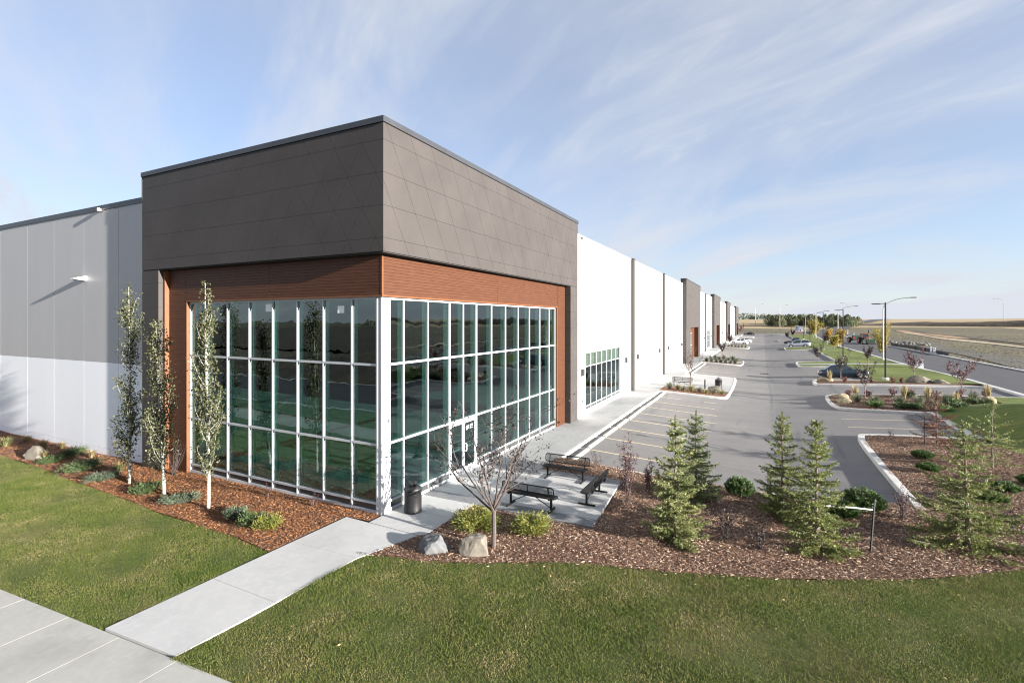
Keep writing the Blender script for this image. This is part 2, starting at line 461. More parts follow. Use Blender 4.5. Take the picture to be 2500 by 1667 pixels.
def paint_mat(name, col, metal=0.3, rough=0.3):
    return mat(name, col, rough, metal=metal, coat=0.8)
M['car_navy'] = paint_mat('navy_car_paint', (0.012, 0.028, 0.048))
M['car_silver'] = paint_mat('silver_car_paint', (0.42, 0.44, 0.48), 0.5)
M['car_dark'] = paint_mat('dark_car_paint', (0.016, 0.020, 0.030))
M['car_white'] = paint_mat('white_car_paint', (0.75, 0.76, 0.78), 0.0)
M['car_black'] = paint_mat('black_car_paint', (0.012, 0.012, 0.014))

# ------------------------------------------------------------------ object helpers
def tag(o, label=None, cat=None, group=None, kind=None):
    if label:
        o['label'] = label
    if cat:
        o['category'] = cat
    if group:
        o['group'] = group
    if kind:
        o['kind'] = kind
    return o
def thing(name, label, cat, loc=(0, 0, 0), rz=0.0, group=None):
    o = bpy.data.objects.new(name, None)
    o.empty_display_size = 0.2
    COL.objects.link(o)
    o.location = loc
    o.rotation_euler = (0, 0, rz)
    return tag(o, label, cat, group)
def link(name, me, parent=None, loc=None, m=None):
    o = bpy.data.objects.new(name, me)
    COL.objects.link(o)
    if parent is not None:
        o.parent = parent
    if loc is not None:
        o.location = loc
    if m is not None and len(me.materials) == 0:
        me.materials.append(m)
    return o
def copy_tree(o, parent=None):
    c = o.copy()
    COL.objects.link(c)
    if parent is not None:
        c.parent = parent
    for ch in list(o.children):
        copy_tree(ch, c)
    return c
def np_mesh(name, verts, faces, m=None, smooth=False):
    """verts (N,3), faces (K,n) of one size"""
    verts = np.asarray(verts, dtype=np.float32)
    faces = np.asarray(faces, dtype=np.int32)
    me = bpy.data.meshes.new(name)
    k, n = faces.shape
    me.vertices.add(len(verts))
    me.vertices.foreach_set('co', verts.ravel())
    me.loops.add(k * n)
    me.loops.foreach_set('vertex_index', faces.ravel())
    me.polygons.add(k)
    me.polygons.foreach_set('loop_start', np.arange(0, k * n, n, dtype=np.int32))
    me.polygons.foreach_set('loop_total', np.full(k, n, dtype=np.int32))
    me.update(calc_edges=True)
    if smooth:
        me.polygons.foreach_set('use_smooth', np.ones(k, dtype=bool))
    if m is not None:
        me.materials.append(m)
    return me

class MB:
    def __init__(self):
        self.v, self.f = [], []
    def add(self, vs, fs):
        n = len(self.v)
        self.v += [tuple(p) for p in vs]
        self.f += [tuple(i + n for i in f) for f in fs]
        return self
    def box(self, a, b):
        (x0, y0, z0), (x1, y1, z1) = a, b
        x0, x1 = min(x0, x1), max(x0, x1)
        y0, y1 = min(y0, y1), max(y0, y1)
        z0, z1 = min(z0, z1), max(z0, z1)
        return self.add([(x0, y0, z0), (x1, y0, z0), (x1, y1, z0), (x0, y1, z0), (x0, y0, z1), (x1, y0, z1), (x1, y1, z1), (x0, y1, z1)],
                        [(0, 3, 2, 1), (4, 5, 6, 7), (0, 1, 5, 4), (1, 2, 6, 5), (2, 3, 7, 6), (3, 0, 4, 7)])
    def cbox(self, a, b, c=0.02):
        """box with chamfered vertical edges and top edge"""
        (x0, y0, z0), (x1, y1, z1) = a, b
        def ring(i, z):
            return [(x0 + i + c, y0 + i, z), (x1 - i - c, y0 + i, z), (x1 - i, y0 + i + c, z), (x1 - i, y1 - i - c, z),
                    (x1 - i - c, y1 - i, z), (x0 + i + c, y1 - i, z), (x0 + i, y1 - i - c, z), (x0 + i, y0 + i + c, z)]
        vs = ring(0, z0) + ring(0, z1 - c) + ring(c, z1)
        fs = [tuple(range(7, -1, -1)), tuple(range(16, 24))]
        for r in (0, 8):
            for i in range(8):
                j = (i + 1) % 8
                fs.append((r + i, r + j, r + 8 + j, r + 8 + i))
        return self.add(vs, fs)
    def tube(self, pts, rad, n=6, caps=True):
        pts = [Vector(p) for p in pts]
        if not hasattr(rad, '__len__'):
            rad = [rad] * len(pts)
        base = len(self.v)
        up = None
        for i, p in enumerate(pts):
            if i == 0:
                d = pts[1] - pts[0]
            elif i == len(pts) - 1:
                d = pts[-1] - pts[-2]
            else:
                d = pts[i + 1] - pts[i - 1]
            if d.length < 1e-9:
                d = Vector((0, 0, 1))
            d.normalize()
            if up is None:
                up = Vector((0, 0, 1)) if abs(d.z) < 0.9 else Vector((1, 0, 0))
            s = d.cross(up)
            if s.length < 1e-6:
                s = d.orthogonal()
            s.normalize()
            t = s.cross(d).normalized()
            up = t
            for k in range(n):
                a = 2 * math.pi * k / n
                self.v.append(tuple(p + (s * math.cos(a) + t * math.sin(a)) * rad[i]))
        for i in range(len(pts) - 1):
            for k in range(n):
                a = base + i * n + k
                b = base + i * n + (k + 1) % n
                self.f.append((a, b, b + n, a + n))
        if caps:
            self.f.append(tuple(base + k for k in range(n - 1, -1, -1)))
            e = base + (len(pts) - 1) * n
            self.f.append(tuple(e + k for k in range(n)))
        return self
    def lathe(self, prof, n=24, c=(0, 0, 0), caps=True):
        base = len(self.v)
        for r, z in prof:
            for k in range(n):
                a = 2 * math.pi * k / n
                self.v.append((c[0] + r * math.cos(a), c[1] + r * math.sin(a), c[2] + z))
        for i in range(len(prof) - 1):
            for k in range(n):
                a = base + i * n + k
                b = base + i * n + (k + 1) % n
                self.f.append((a, b, b + n, a + n))
        if caps:
            self.f.append(tuple(base + k for k in range(n - 1, -1, -1)))
            e = base + (len(prof) - 1) * n
            self.f.append(tuple(e + k for k in range(n)))
        return self
    def disc_y(self, c, r, w, n=18):
        """cylinder along Y"""
        return self.tube([(c[0], c[1] - w / 2, c[2]), (c[0], c[1] + w / 2, c[2])], r, n)
    def prism(self, poly, f3, depth):
        """poly 2D outline; f3(u, v, d) -> 3D; extruded from d=0 to d=depth"""
        n = len(poly)
        base = len(self.v)
        for d in (0, depth):
            for (u, v) in poly:
                self.v.append(tuple(f3(u, v, d)))
        self.f.append(tuple(base + i for i in range(n - 1, -1, -1)))
        self.f.append(tuple(base + n + i for i in range(n)))
        for i in range(n):
            j = (i + 1) % n
            self.f.append((base + i, base + j, base + n + j, base + n + i))
        return self
    def mesh(self, name, m=None, smooth=False):
        me = bpy.data.meshes.new(name)
        me.from_pydata(self.v, [], self.f)
        bm = bmesh.new()
        bm.from_mesh(me)
        bmesh.ops.recalc_face_normals(bm, faces=bm.faces)
        bm.to_mesh(me)
        bm.free()
        if smooth:
            for p in me.polygons:
                p.use_smooth = True
        if m is not None:
            me.materials.append(m)
        return me
    def build(self, name, m, parent=None, smooth=False, loc=None):
        return link(name, self.mesh(name, m, smooth), parent, loc)
def box_obj(name, a, b, m, parent=None):
    return MB().box(a, b).build(name, m, parent)

# ------------------------------------------------------------------ lie of the land
_PX = np.array([-1e4, 3, 8, 11.5, 15.5, 21, 30, 1e5])
_PZ = np.array([0, 0, -0.27, -0.33, -0.05, 0.25, 0.5, 0.5])
def prof(X):
    return np.interp(X, _PX, _PZ)
def sm(t):
    t = np.clip(t, 0, 1)
    return t * t * (3 - 2 * t)
def T(X, Y):
    return prof(X) * sm(np.asarray(Y, dtype=float) / 9.0)
def Tf(X, Y, d=0.0):
    return float(T(X, Y)) + d
def lawn_mound(X, Y):
    X = np.asarray(X, dtype=float)
    Y = np.asarray(Y, dtype=float)
    return 0.95 * np.exp(-((X - 26.0) / 3.2) ** 2) * np.exp(-((Y - 24.0) / 7.5) ** 4)

def in_poly(P, poly):
    x, y = P[:, 0], P[:, 1]
    ins = np.zeros(len(P), dtype=bool)
    n = len(poly)
    for i in range(n):
        x0, y0 = poly[i]
        x1, y1 = poly[(i + 1) % n]
        if y0 == y1:
            continue
        c = ((y0 > y) != (y1 > y)) & (x < (x1 - x0) * (y - y0) / (y1 - y0) + x0)
        ins ^= c
    return ins
def scatter(poly, dens, rng):
    p = np.array(poly)
    lo, hi = p.min(0), p.max(0)
    n = int((hi[0] - lo[0]) * (hi[1] - lo[1]) * dens)
    P = lo + rng.random((n, 2)) * (hi - lo)
    return P[in_poly(P, poly)]
def region(name, poly, zf, m, gx=1.0, gy=1.0, parent=None, kind='structure'):
    bm = bmesh.new()
    vs = [bm.verts.new((x, y, 0)) for x, y in poly]
    bm.faces.new(vs)
    bmesh.ops.triangulate(bm, faces=bm.faces[:])
    p = np.array(poly)
    lo, hi = p.min(0), p.max(0)
    for ax, st in ((0, gx), (1, gy)):
        if not st:
            continue
        k = math.floor(lo[ax] / st) * st + st
        while k < hi[ax]:
            co = Vector((k, 0, 0)) if ax == 0 else Vector((0, k, 0))
            no = Vector((1, 0, 0)) if ax == 0 else Vector((0, 1, 0))
            bmesh.ops.bisect_plane(bm, geom=bm.verts[:] + bm.edges[:] + bm.faces[:], plane_co=co, plane_no=no)
            k += st
    for v in bm.verts:
        v.co.z = float(zf(v.co.x, v.co.y))
    bmesh.ops.recalc_face_normals(bm, faces=bm.faces)
    if sum(f.normal.z for f in bm.faces) < 0:
        bmesh.ops.reverse_faces(bm, faces=bm.faces)
    me = bpy.data.meshes.new(name)
    bm.to_mesh(me)
    bm.free()
    for q in me.polygons:
        q.use_smooth = True
    me.materials.append(m)
    o = link(name, me, parent)
    if kind and parent is None:
        o['kind'] = kind
    return o
def smooth_path(pts, closed=False, it=2):
    P = [Vector((p[0], p[1])) for p in pts]
    for _ in range(it):
        Q = []
        n = len(P)
        rng = range(n) if closed else range(n - 1)
        if not closed:
            Q.append(P[0])
        for i in rng:
            a, b = P[i], P[(i + 1) % n]
            Q += [a.lerp(b, 0.25), a.lerp(b, 0.75)]
        if not closed:
            Q.append(P[-1])
        P = Q
    return [(p.x, p.y) for p in P]
def densify(pts, st, closed=False):
    out = []
    n = len(pts)
    for i in range(n if closed else n - 1):
        a, b = Vector(pts[i]), Vector(pts[(i + 1) % n])
        k = max(1, int((b - a).length / st))
        for j in range(k):
            out.append(tuple(a.lerp(b, j / k)))
    if not closed:
        out.append(tuple(pts[-1]))
    return out
def kerb(name, pts, zf, w=0.16, h=0.15, m=None, closed=False, parent=None, top=0.0, step=1.5):
    """rounded kerb along a line; zf gives the kerb top"""
    P = densify(pts, step, closed)
    n = len(P)
    mb = MB()
    prof_ = [(-w / 2, -h - 0.1), (-w / 2, -0.03), (-w / 2 + 0.03, 0.0), (w / 2 - 0.03, 0.0), (w / 2, -0.03), (w / 2, -h - 0.1)]
    for i in range(n):
        a = Vector(P[i - 1] if (i > 0 or closed) else P[i])
        b = Vector(P[(i + 1) % n] if (i < n - 1 or closed) else P[i])
        d = (b - a)
        d.normalize()
        nx, ny = d.y, -d.x
        x, y = P[i]
        z = float(zf(x, y)) + top
        for (o, dz) in prof_:
            mb.v.append((x + nx * o, y + ny * o, z + dz))
    k = len(prof_)
    for i in range(n if closed else n - 1):
        j = (i + 1) % n
        for q in range(k - 1):
            mb.f.append((i * k + q, i * k + q + 1, j * k + q + 1, j * k + q))
    if not closed:
        mb.f.append(tuple(range(k)))
        mb.f.append(tuple((n - 1) * k + q for q in range(k - 1, -1, -1)))
    o = mb.build(name, m or M['kerb'], parent)
    if parent is None:
        o['kind'] = 'structure'
    return o

# ================================================================== GROUND
def lot_z(x, y):
    return float(prof(x)) - 0.15
def bed_z(x, y):
    return Tf(x, y, 0.015)
NEAR = [(29.3, -60), (29.2, 20), (29.1, 40), (29.05, 52), (28.2, 63), (27.8, 73), (27.5, 89), (26.9, 116), (27.0, 146), (27.4, 165), (29.5, 215), (36, 300), (60, 430), (120, 640)]
FAR = [(37.8, -60), (37.7, 20), (37.7, 65), (37.5, 84), (37.5, 103), (36.9, 128), (36.2, 150), (36.3, 175), (38.5, 215), (45, 295), (70, 430), (132, 640)]
def near_x(y):
    return float(np.interp(y, [q[1] for q in NEAR], [q[0] for q in NEAR]))
def far_x(y):
    return float(np.interp(y, [q[1] for q in FAR], [q[0] for q in FAR]))

# wide terrain
def terrain_z(X, Y):
    X = np.asarray(X, dtype=float)
    Y = np.asarray(Y, dtype=float)
    d = np.hypot(X - 10, Y + 12)
    east = sm((X - 20) / 60)
    north = sm((Y - 180) / 160)
    out = np.maximum(east, north)
    roll = 0.5 * np.sin(X * 0.013 + 1.0) * np.cos(Y * 0.011) + 0.25 * np.sin(X * 0.05 + Y * 0.037)
    z = 0.35 * out - 0.12
    z = z + roll * sm((d - 120) / 200) * 0.6
    h1 = (7.6 + 1.3 * np.sin(X * 0.0042 + 0.8) + 0.8 * np.sin(X * 0.011 - Y * 0.004)) * sm((d - 330) / 420) * out
    h0 = (3.5 + 0.6 * np.sin(X * 0.006 + Y * 0.003)) * sm((d - 250) / 600) * (1 - out)
    h0 = h0 * sm((Y + 60) / 120)
    z = z + h1 + h0 + 5.5 * sm((d - 900) / 900) * sm((X - 100) / 900)
    low = (X > -70) & (X < 38.4) & (Y > -30) & (Y < 262)
    z = np.where(low, -1.0, z)
    return z
def axis(lo, hi, fine_lo, fine_hi, fs, grow=1.18):
    a = list(np.arange(fine_lo, fine_hi + fs, fs))
    s = fs
    while a[-1] < hi:
        s *= grow
        a.append(a[-1] + s)
    s = fs
    while a[0] > lo:
        s *= grow
        a.insert(0, a[0] - s)
    return np.array(a)
ax_ = np.unique(np.round(np.concatenate([axis(-2400, 3000, -75, 60, 6), [38.0, 38.5, 39.5]]), 2))
ay_ = np.unique(np.round(np.concatenate([axis(-2400, 3400, -40, 300, 8), [261.6, 262.4, 264.0, -30.5, -29.5]]), 2))
GX, GY = np.meshgrid(ax_, ay_)
gz = terrain_z(GX, GY)
V = np.stack([GX.ravel(), GY.ravel(), gz.ravel()], 1)
nx_, ny_ = len(ax_), len(ay_)
ii = np.arange(nx_ * ny_).reshape(ny_, nx_)
F = np.stack([ii[:-1, :-1].ravel(), ii[:-1, 1:].ravel(), ii[1:, 1:].ravel(), ii[1:, :-1].ravel()], 1)
fm = np_mesh('field', V, F, M['field'], smooth=True)
fm.materials.append(M['tan_hill'])
cxm, cym = V[F].mean(1)[:, 0], V[F].mean(1)[:, 1]
dd = np.hypot(cxm - 10, cym + 12)
hill = (dd > 400 + 40 * np.sin(cxm * 0.01)) & ((cxm > 30) | (cym > 200))
fm.polygons.foreach_set('material_index', hill.astype(np.int32))
field = link('field', fm)
field['kind'] = 'structure'

region('parking_lot', [(2.72, 8.6), (29.4, 8.6), (29.4, 262.2), (2.72, 262.2)], lot_z, M['asphalt'], 0.5, 6)
region('asphalt_apron', [(-40, 241), (2.72, 241), (2.72, 262.2), (-40, 262.2)], lambda x, y: -0.15, M['asphalt'], 6, 6)
road = region('road', NEAR + FAR[::-1], lambda x, y: 0.345 if y < 240 else 0.345 + 0.9 * float(sm((y - 240) / 60)) + max(0.0, float(terrain_z(x, y)) - 0.35) * float(sm((y - 300) / 40)), M['asphalt_new'], 3.0, 6)
region('front_road', [(-60, -24), (29.2, -24), (29.2, -13.5), (-60, -13.5)], lambda x, y: -0.02, M['asphalt_new'], 6, 3)
kerb('road_kerb', [(x - 0.22, y) for x, y in NEAR if y <= 300], lambda x, y: 0.47, w=0.46, h=0.14, step=4)
kerb('road_kerb', [(x + 0.22, y) for x, y in FAR if y <= 300], lambda x, y: 0.47, w=0.46, h=0.14, step=4)
kerb('road_kerb', [(-60, -13.4), (29, -13.4)], lambda x, y: 0.06, w=0.3, h=0.12, step=6)
kerb('road_kerb', [(-60, -24.2), (29, -24.2)], lambda x, y: 0.10, w=0.4, h=0.15, step=6)
region('bare_verge', [(-60, -60), (29, -60), (29, -24.4), (-60, -24.4)], lambda x, y: 0.02 + 0.3 * float(sm((-24.4 - y) / 20)), M['berm'], 8, 6)
region('ploughed_field', [(-420, -420), (260, -330), (260, -60.2), (-420, -60.2)], lambda x, y: max(0.33, float(terrain_z(x, y)) + 0.25), M['berm'], 40, 40)

# public sidewalk in front (slabs with open joints) and entrance path
def slab(name, poly, z, m, parent, t=0.12, gap=0.006):
    c = Vector((sum(p[0] for p in poly) / len(poly), sum(p[1] for p in poly) / len(poly)))
    q = []
    for p in poly:
        d = Vector(p) - c
        q.append(tuple(c + d * (1 - gap / max(0.2, d.length) * 1.4)))
    n = len(q)
    mb = MB()
    zz = [z if not callable(z) else z(*p) for p in q]
    b = 0.003
    qi = [tuple(c + (Vector(p) - c) * (1 - b / max(0.2, (Vector(p) - c).length))) for p in q]
    vs = [(p[0], p[1], zz[i] - t) for i, p in enumerate(q)] + [(p[0], p[1], zz[i] - b) for i, p in enumerate(q)] + [(p[0], p[1], zz[i]) for i, p in enumerate(qi)]
    fs = [tuple(range(2 * n, 3 * n))]
    for r in (0, n):
        for i in range(n):
            j = (i + 1) % n
            fs.append((r + i, r + j, r + n + j, r + n + i))
    mb.add(vs, fs)
    return mb.build(name, m, parent)
def sw_edge(x):
    return -7.03 + 0.065 * x
sidewalk = region('front_sidewalk', [(-48, -10.2), (28, -7.6), (28, sw_edge(28)), (-48, sw_edge(-48))], lambda x, y: -0.05, M['conc_joint'], 6, 0)
xs = [-45 + 1.71 * i for i in range(43)]
off = (-0.36 + 45) % 1.71
for i in range(42):
    x0, x1 = -45 + off - 1.71 + 1.71 * i, -45 + off + 1.71 * i
    slab('paving_slab', [(x0, sw_edge(x0) - 2.15), (x1, sw_edge(x1) - 2.15), (x1, sw_edge(x1)), (x0, sw_edge(x0))], 0.0, M['conc_old'], sidewalk, gap=0.009)
path = region('entrance_path', [(-0.97, -7.06), (1.20, -6.93), (1.32, -4.9), (1.42, -2.3), (1.97, -0.75), (2.15, -0.58), (2.15, 2.1), (0.06, 2.1), (0.06, -0.55), (-0.9, -0.62)], lambda x, y: -0.05, M['conc_joint'], 0, 0)
slab('paving_slab', [(-0.96, -7.04), (1.19, -6.90), (1.31, -4.88), (-0.93, -4.86)], 0.0, M['conc'], path)
slab('paving_slab', [(-0.93, -4.86), (1.31, -4.88), (1.41, -2.52), (-0.91, -2.62)], 0.0, M['conc'], path)
slab('paving_slab', [(-0.91, -2.62), (1.41, -2.52), (1.97, -0.72), (-0.89, -0.62)], 0.0, M['conc'], path)
slab('paving_slab', [(0.05, -0.63), (1.97, -0.70), (2.15, -0.56), (2.15, 0.75), (0.05, 0.75)], 0.001, M['conc'], path)
slab('paving_slab', [(0.05, 0.75), (2.15, 0.75), (2.15, 2.1), (0.05, 2.1)], 0.001, M['conc'], path)
patio = region('patio', [(0.05, 2.1), (6.25, 2.05), (6.0, 6.8), (0.05, 6.8)], lambda x, y: -0.06, M['conc_joint'], 0, 0)
def px(y):     # right edge of the patio
    return 6.28 - (y - 2.0) * 0.07
for (y0, y1, m_) in ((2.1, 2.68, M['conc_band']), (2.68, 4.45, M['conc']), (4.45, 6.22, M['conc']), (6.22, 6.8, M['conc_band'])):
    edges = [0.05, 2.2, 4.5, None]
    for a, b in zip(edges, edges[1:]):
        slab('paving_slab', [(a, y0), (b or px(y0), y0), (b or px(y1), y1), (a, y1)], 0.002, m_, patio)
walk = region('building_sidewalk', [(0.05, 6.8), (2.7, 6.8), (2.7, 240), (0.05, 240)], lambda x, y: -0.06, M['conc_joint'], 0, 20)
y = 6.8
while y < 238:
    st = 3.05 if y < 90 else 9.15
    for a, b in ((0.05, 1.55), (1.55, 2.55)) if y < 60 else ((0.05, 2.55),):
        slab('paving_slab', [(a, y), (b, y), (b, y + st), (a, y + st)], 0.0, M['conc_walk'], walk, gap=0.005)
    y += st
kerb('sidewalk_kerb', [(2.63, 8.9), (2.63, 33)], lambda x, y: 0.0, w=0.16, h=0.15)
kerb('sidewalk_kerb', [(2.63, 49.5), (2.63, 240)], lambda x, y: 0.0, w=0.16, h=0.15, step=8)

# lawns
region('topsoil', [(-1.2, -7.6), (29, -6), (29, 9.2), (2.0, 9.2)], lambda x, y: Tf(x, y, -0.10), M['mulch_base'], 1, 1)
region('topsoil', [(-47, -10), (-0.9, -7.2), (-0.9, 0.3), (-47, 0.3)], lambda x, y: -0.08, M['mulch_base'], 6, 2)
LAWN_FRONT = [(1.17, -7.0), (1.28, -4.9), (1.40, -2.28)] + smooth_path([(1.43, -2.28), (2.12, -2.02), (2.92, -1.96), (3.97, -1.54), (5.14, -0.9), (6.33, -0.3), (7.58, 0.08), (8.99, 0.48), (10.34, 0.96), (11.74, 1.51), (13.14, 2.24), (14.36, 2.89), (15.56, 3.69), (16.63, 4.49), (19.2, 6.6), (22.5, 10.0), (24.6, 14.2)], it=1)[1:] + [(28.6, 14.2), (28.6, -5.3)]
BED_LINE = [(-0.93, -3.31), (-2.61, -3.15), (-3.66, -3.15), (-4.68, -3.09), (-6.22, -3.10), (-7.84, -2.99), (-10.4, -2.84), (-13.25, -2.72), (-17.07, -2.45), (-20.4, -2.43), (-47, -2.4)]
LAWN_LEFT = [(-0.99, -7.1)] + BED_LINE + [(-47, sw_edge(-47))]
def gz_(x, y):
    return Tf(x, y, -0.02) + 0.02 * math.sin(x * 1.3) * math.cos(y * 1.7)
region('front_lawn', LAWN_FRONT, gz_, M['lawn'], 1, 1)
region('left_lawn', LAWN_LEFT, gz_, M['lawn'], 1.5, 1.5)
region('kerbside_lawn', [(-48, -13.2), (29, -13.2), (29, -7.4), (28, -7.6), (-48, -10.2)], lambda x, y: -0.03, M['lawn'], 4, 2)
LAWN_RIGHT = [(20.78, 20.6), (20.78, 28.6), (20.95, 28.75), (22.6, 31.0), (24.3, 32.75), (25.65, 33.6), (26.15, 37.75), (28.6, 37.75), (28.8, 14.2), (24.6, 14.2), (21.2, 17.3), (20.7, 18.6)]
region('right_lawn', LAWN_RIGHT, lambda x, y: Tf(x, y, 0.03) + float(lawn_mound(x, y)) * float(sm((x - 20.8) / 2.2)) * float(sm((28.8 - x) / 2)), M['lawn_far'], 0.5, 0.8)
def far_lawn(name, y0, y1, x0=20.75):
    ys = np.linspace(y0, y1, 12)
    region(name, [(x0, yy) for yy in ys] + [(near_x(yy) - 0.45, yy) for yy in ys[::-1]], lambda x, y: Tf(x, y, 0.02) + 0.10 * math.sin(x * 0.8) * math.sin(y * 0.4), M['lawn_far'], 1.5, 2.5)
far_lawn('verge_lawn', 47.0, 69.2)
far_lawn('verge_lawn', 70.6, 112.2)
far_lawn('verge_lawn', 113.4, 240)
region('cross_walk', [(15.4, 69.2), (near_x(69.2) - 0.45, 69.2), (near_x(70.6) - 0.45, 70.6), (15.4, 70.6)], lambda x, y: Tf(x, y, 0.035), M['conc'], 2, 0)
region('cross_walk', [(20.7, 112.2), (near_x(112) - 0.45, 112.2), (near_x(113) - 0.45, 113.4), (20.7, 113.4)], lambda x, y: Tf(x, y, 0.035), M['conc'], 2, 0)

# planting beds
BED_LEFT = [(-0.97, -0.60), (-0.97, -3.31)] + BED_LINE[1:] + [(-47, 0.3), (0.0, 0.3), (0.0, -0.57)]
BED_FRONT = [(1.43, -2.28), (1.97, -0.75), (2.15, -0.58), (2.15, 2.06), (6.26, 2.02), (5.98, 6.82), (2.6, 6.85), (2.6, 8.75), (4.2, 8.8), (15.3, 8.8), (15.42, 12), (15.42, 20.0), (15.9, 20.55), (20.75, 20.55), (20.7, 18.6), (21.2, 17.3), (24.6, 14.2), (22.5, 10.0), (19.2, 6.6)] + LAWN_FRONT[3:][::-1][5:]
BED_FRONT = [(1.43, -2.28), (1.97, -0.75), (2.15, -0.58), (2.15, 2.06), (6.26, 2.02), (5.98, 6.82), (2.6, 6.85), (2.6, 8.75), (4.2, 8.8), (15.3, 8.8), (15.42, 12), (15.42, 20.0), (15.9, 20.55), (20.75, 20.55), (20.7, 18.6), (21.2, 17.3)] + smooth_path([(1.43, -2.28), (2.12, -2.02), (2.92, -1.96), (3.97, -1.54), (5.14, -0.9), (6.33, -0.3), (7.58, 0.08), (8.99, 0.48), (10.34, 0.96), (11.74, 1.51), (13.14, 2.24), (14.36, 2.89), (15.56, 3.69), (16.63, 4.49), (19.2, 6.6), (22.5, 10.0), (24.6, 14.2)], it=1)[::-1][:-1]
BED_B = [(15.6, 31.2), (15.6, 36.2), (16.3, 37.25), (20.0, 37.35), (26.1, 37.75), (25.65, 33.6), (24.3, 32.75), (22.6, 31.0), (20.95, 28.75), (20.0, 28.85), (18.2, 29.35), (16.4, 29.9)]
BED_C = [(15.65, 45.3), (16.0, 48.7), (20.7, 48.4), (20.75, 47.0), (26.6, 47.0), (28.0, 45.4), (22, 45.05)]
def front_bed_z(x, y):
    return Tf(x, y, -0.015) + 0.03 * math.sin(x * 1.1 + 1) * math.sin(y * 1.3)
region('left_mulch_bed', BED_LEFT, lambda x, y: 0.0 + 0.015 * math.sin(x * 2), M['mulch_base'], 1.5, 1.0)
region('front_mulch_bed', BED_FRONT, front_bed_z, M['mulch_base'], 0.8, 0.8)
region('island_mulch_bed', BED_B, bed_z, M['mulch_base'], 1, 1)
region('island_mulch_bed', BED_C, bed_z, M['mulch_base'], 1, 1)
def P0(x, y):
    return Tf(x, y, 0.03) if y > 8.7 else Tf(x, y, 0.02)
kerb('bed_kerb', [(2.7, 8.82), (15.2, 8.82)], lambda x, y: float(prof(x)) - 0.02, w=0.18, h=0.13)
kerb('bed_kerb', smooth_path([(15.5, 8.3), (15.42, 12), (15.42, 20.4), (16.0, 20.75), (20.6, 20.75)], it=2), P0, w=0.30, h=0.16)
kerb('lawn_kerb', [(20.68, 20.6), (20.68, 28.7)], P0, w=0.26, h=0.16)
kerb('island_kerb', smooth_path([(20.75, 28.7), (20.3, 28.75), (18.2, 29.2), (16.3, 29.75), (15.5, 30.7), (15.45, 36.3), (16.1, 37.35), (20.0, 37.5), (26.2, 37.85), (28.7, 37.95)], it=2), P0, w=0.24, h=0.16)
kerb('island_kerb', smooth_path([(20.7, 48.6), (16.2, 48.9), (15.6, 48.6), (15.5, 45.6), (15.75, 44.95), (22.0, 44.9), (27.2, 45.1), (28.7, 44.6)], it=2), P0, w=0.34, h=0.16)
kerb('lawn_kerb', [(20.65, 48.6), (20.65, 66.2)], P0, w=0.22, h=0.16)
kerb('lawn_kerb', [(20.65, 74.6), (20.65, 110.8)], P0, w=0.22, h=0.16, step=3)
kerb('lawn_kerb', [(20.65, 121.8), (20.65, 164)], P0, w=0.22, h=0.16, step=4)
kerb('lawn_kerb', [(20.65, 171), (20.65, 240)], P0, w=0.22, h=0.16, step=6)

# parking islands: kerb ring + fill
def island(x0, x1, y0, y1, m, nm, bands=None, w=0.22):
    pts = smooth_path([(x0, y0), (x1 - 0.5, y0), (x1, y0 + 0.5), (x1, y1 - 0.5), (x1 - 0.5, y1), (x0, y1)], it=2)
    kerb('island_kerb', pts, P0, w=w, h=0.17)
    for (a, b, mm, n2) in (bands or [(y0, y1, m, nm)]):
        region(n2, [(x0, a + 0.06), (x1 - 0.1, a + 0.06), (x1 - 0.1, b - 0.06), (x0, b - 0.06)], lambda x, y: Tf(x, y, 0.012), mm, 1.0, 0)
island(2.55, 8.2, 33.0, 49.4, None, None, [(33.0, 36.7, M['mulch_base'], 'island_mulch_bed'), (36.7, 49.4, M['conc_walk'], 'concrete_pad')])
island(2.55, 8.1, 67.9, 76.8, None, None, [(67.9, 70.6, M['mulch_base'], 'island_mulch_bed'), (70.6, 74.2, M['conc_walk'], 'concrete_pad'), (74.2, 76.8, M['mulch_base'], 'island_mulch_bed')])
island(2.55, 7.9, 117.6, 126.2, None, None, [(117.6, 122.4, M['mulch_base'], 'island_mulch_bed'), (122.4, 126.2, M['conc_walk'], 'concrete_pad')])
island(2.55, 7.7, 207, 214, None, None, [(207, 210, M['mulch_base'], 'island_mulch_bed'), (210, 214, M['conc_walk'], 'concrete_pad')])
def risland(y0, y1, bands, x0=15.3):
    pts = smooth_path([(20.7, y0), (x0 + 0.5, y0), (x0, y0 + 0.6), (x0, y1 - 0.6), (x0 + 0.5, y1), (20.7, y1)], it=2)
    kerb('island_kerb', pts, P0, w=0.26, h=0.17)
    for (a, b, mm, n2) in bands:
        region(n2, [(x0 + 0.1, a), (20.75, a), (20.75, b), (x0 + 0.1, b)], lambda x, y: Tf(x, y, 0.012), mm, 1.0, 0)
risland(66.2, 74.7, [(66.3, 69.2, M['lawn_far'], 'island_lawn'), (70.6, 74.6, M['lawn_far'], 'island_lawn')])
risland(110.8, 121.8, [(110.9, 121.7, M['lawn_far'], 'island_lawn')])
risland(164, 171, [(164.1, 170.9, M['mulch_base'], 'island_mulch_bed')])
risland(237, 246, [(237.1, 245.9, M['lawn_far'], 'island_lawn')])
kerb('lot_kerb', [(-20, 262), (24, 262), (28.5, 261)], lambda x, y: float(prof(x)) + 0.02, w=0.4, h=0.16, step=5)

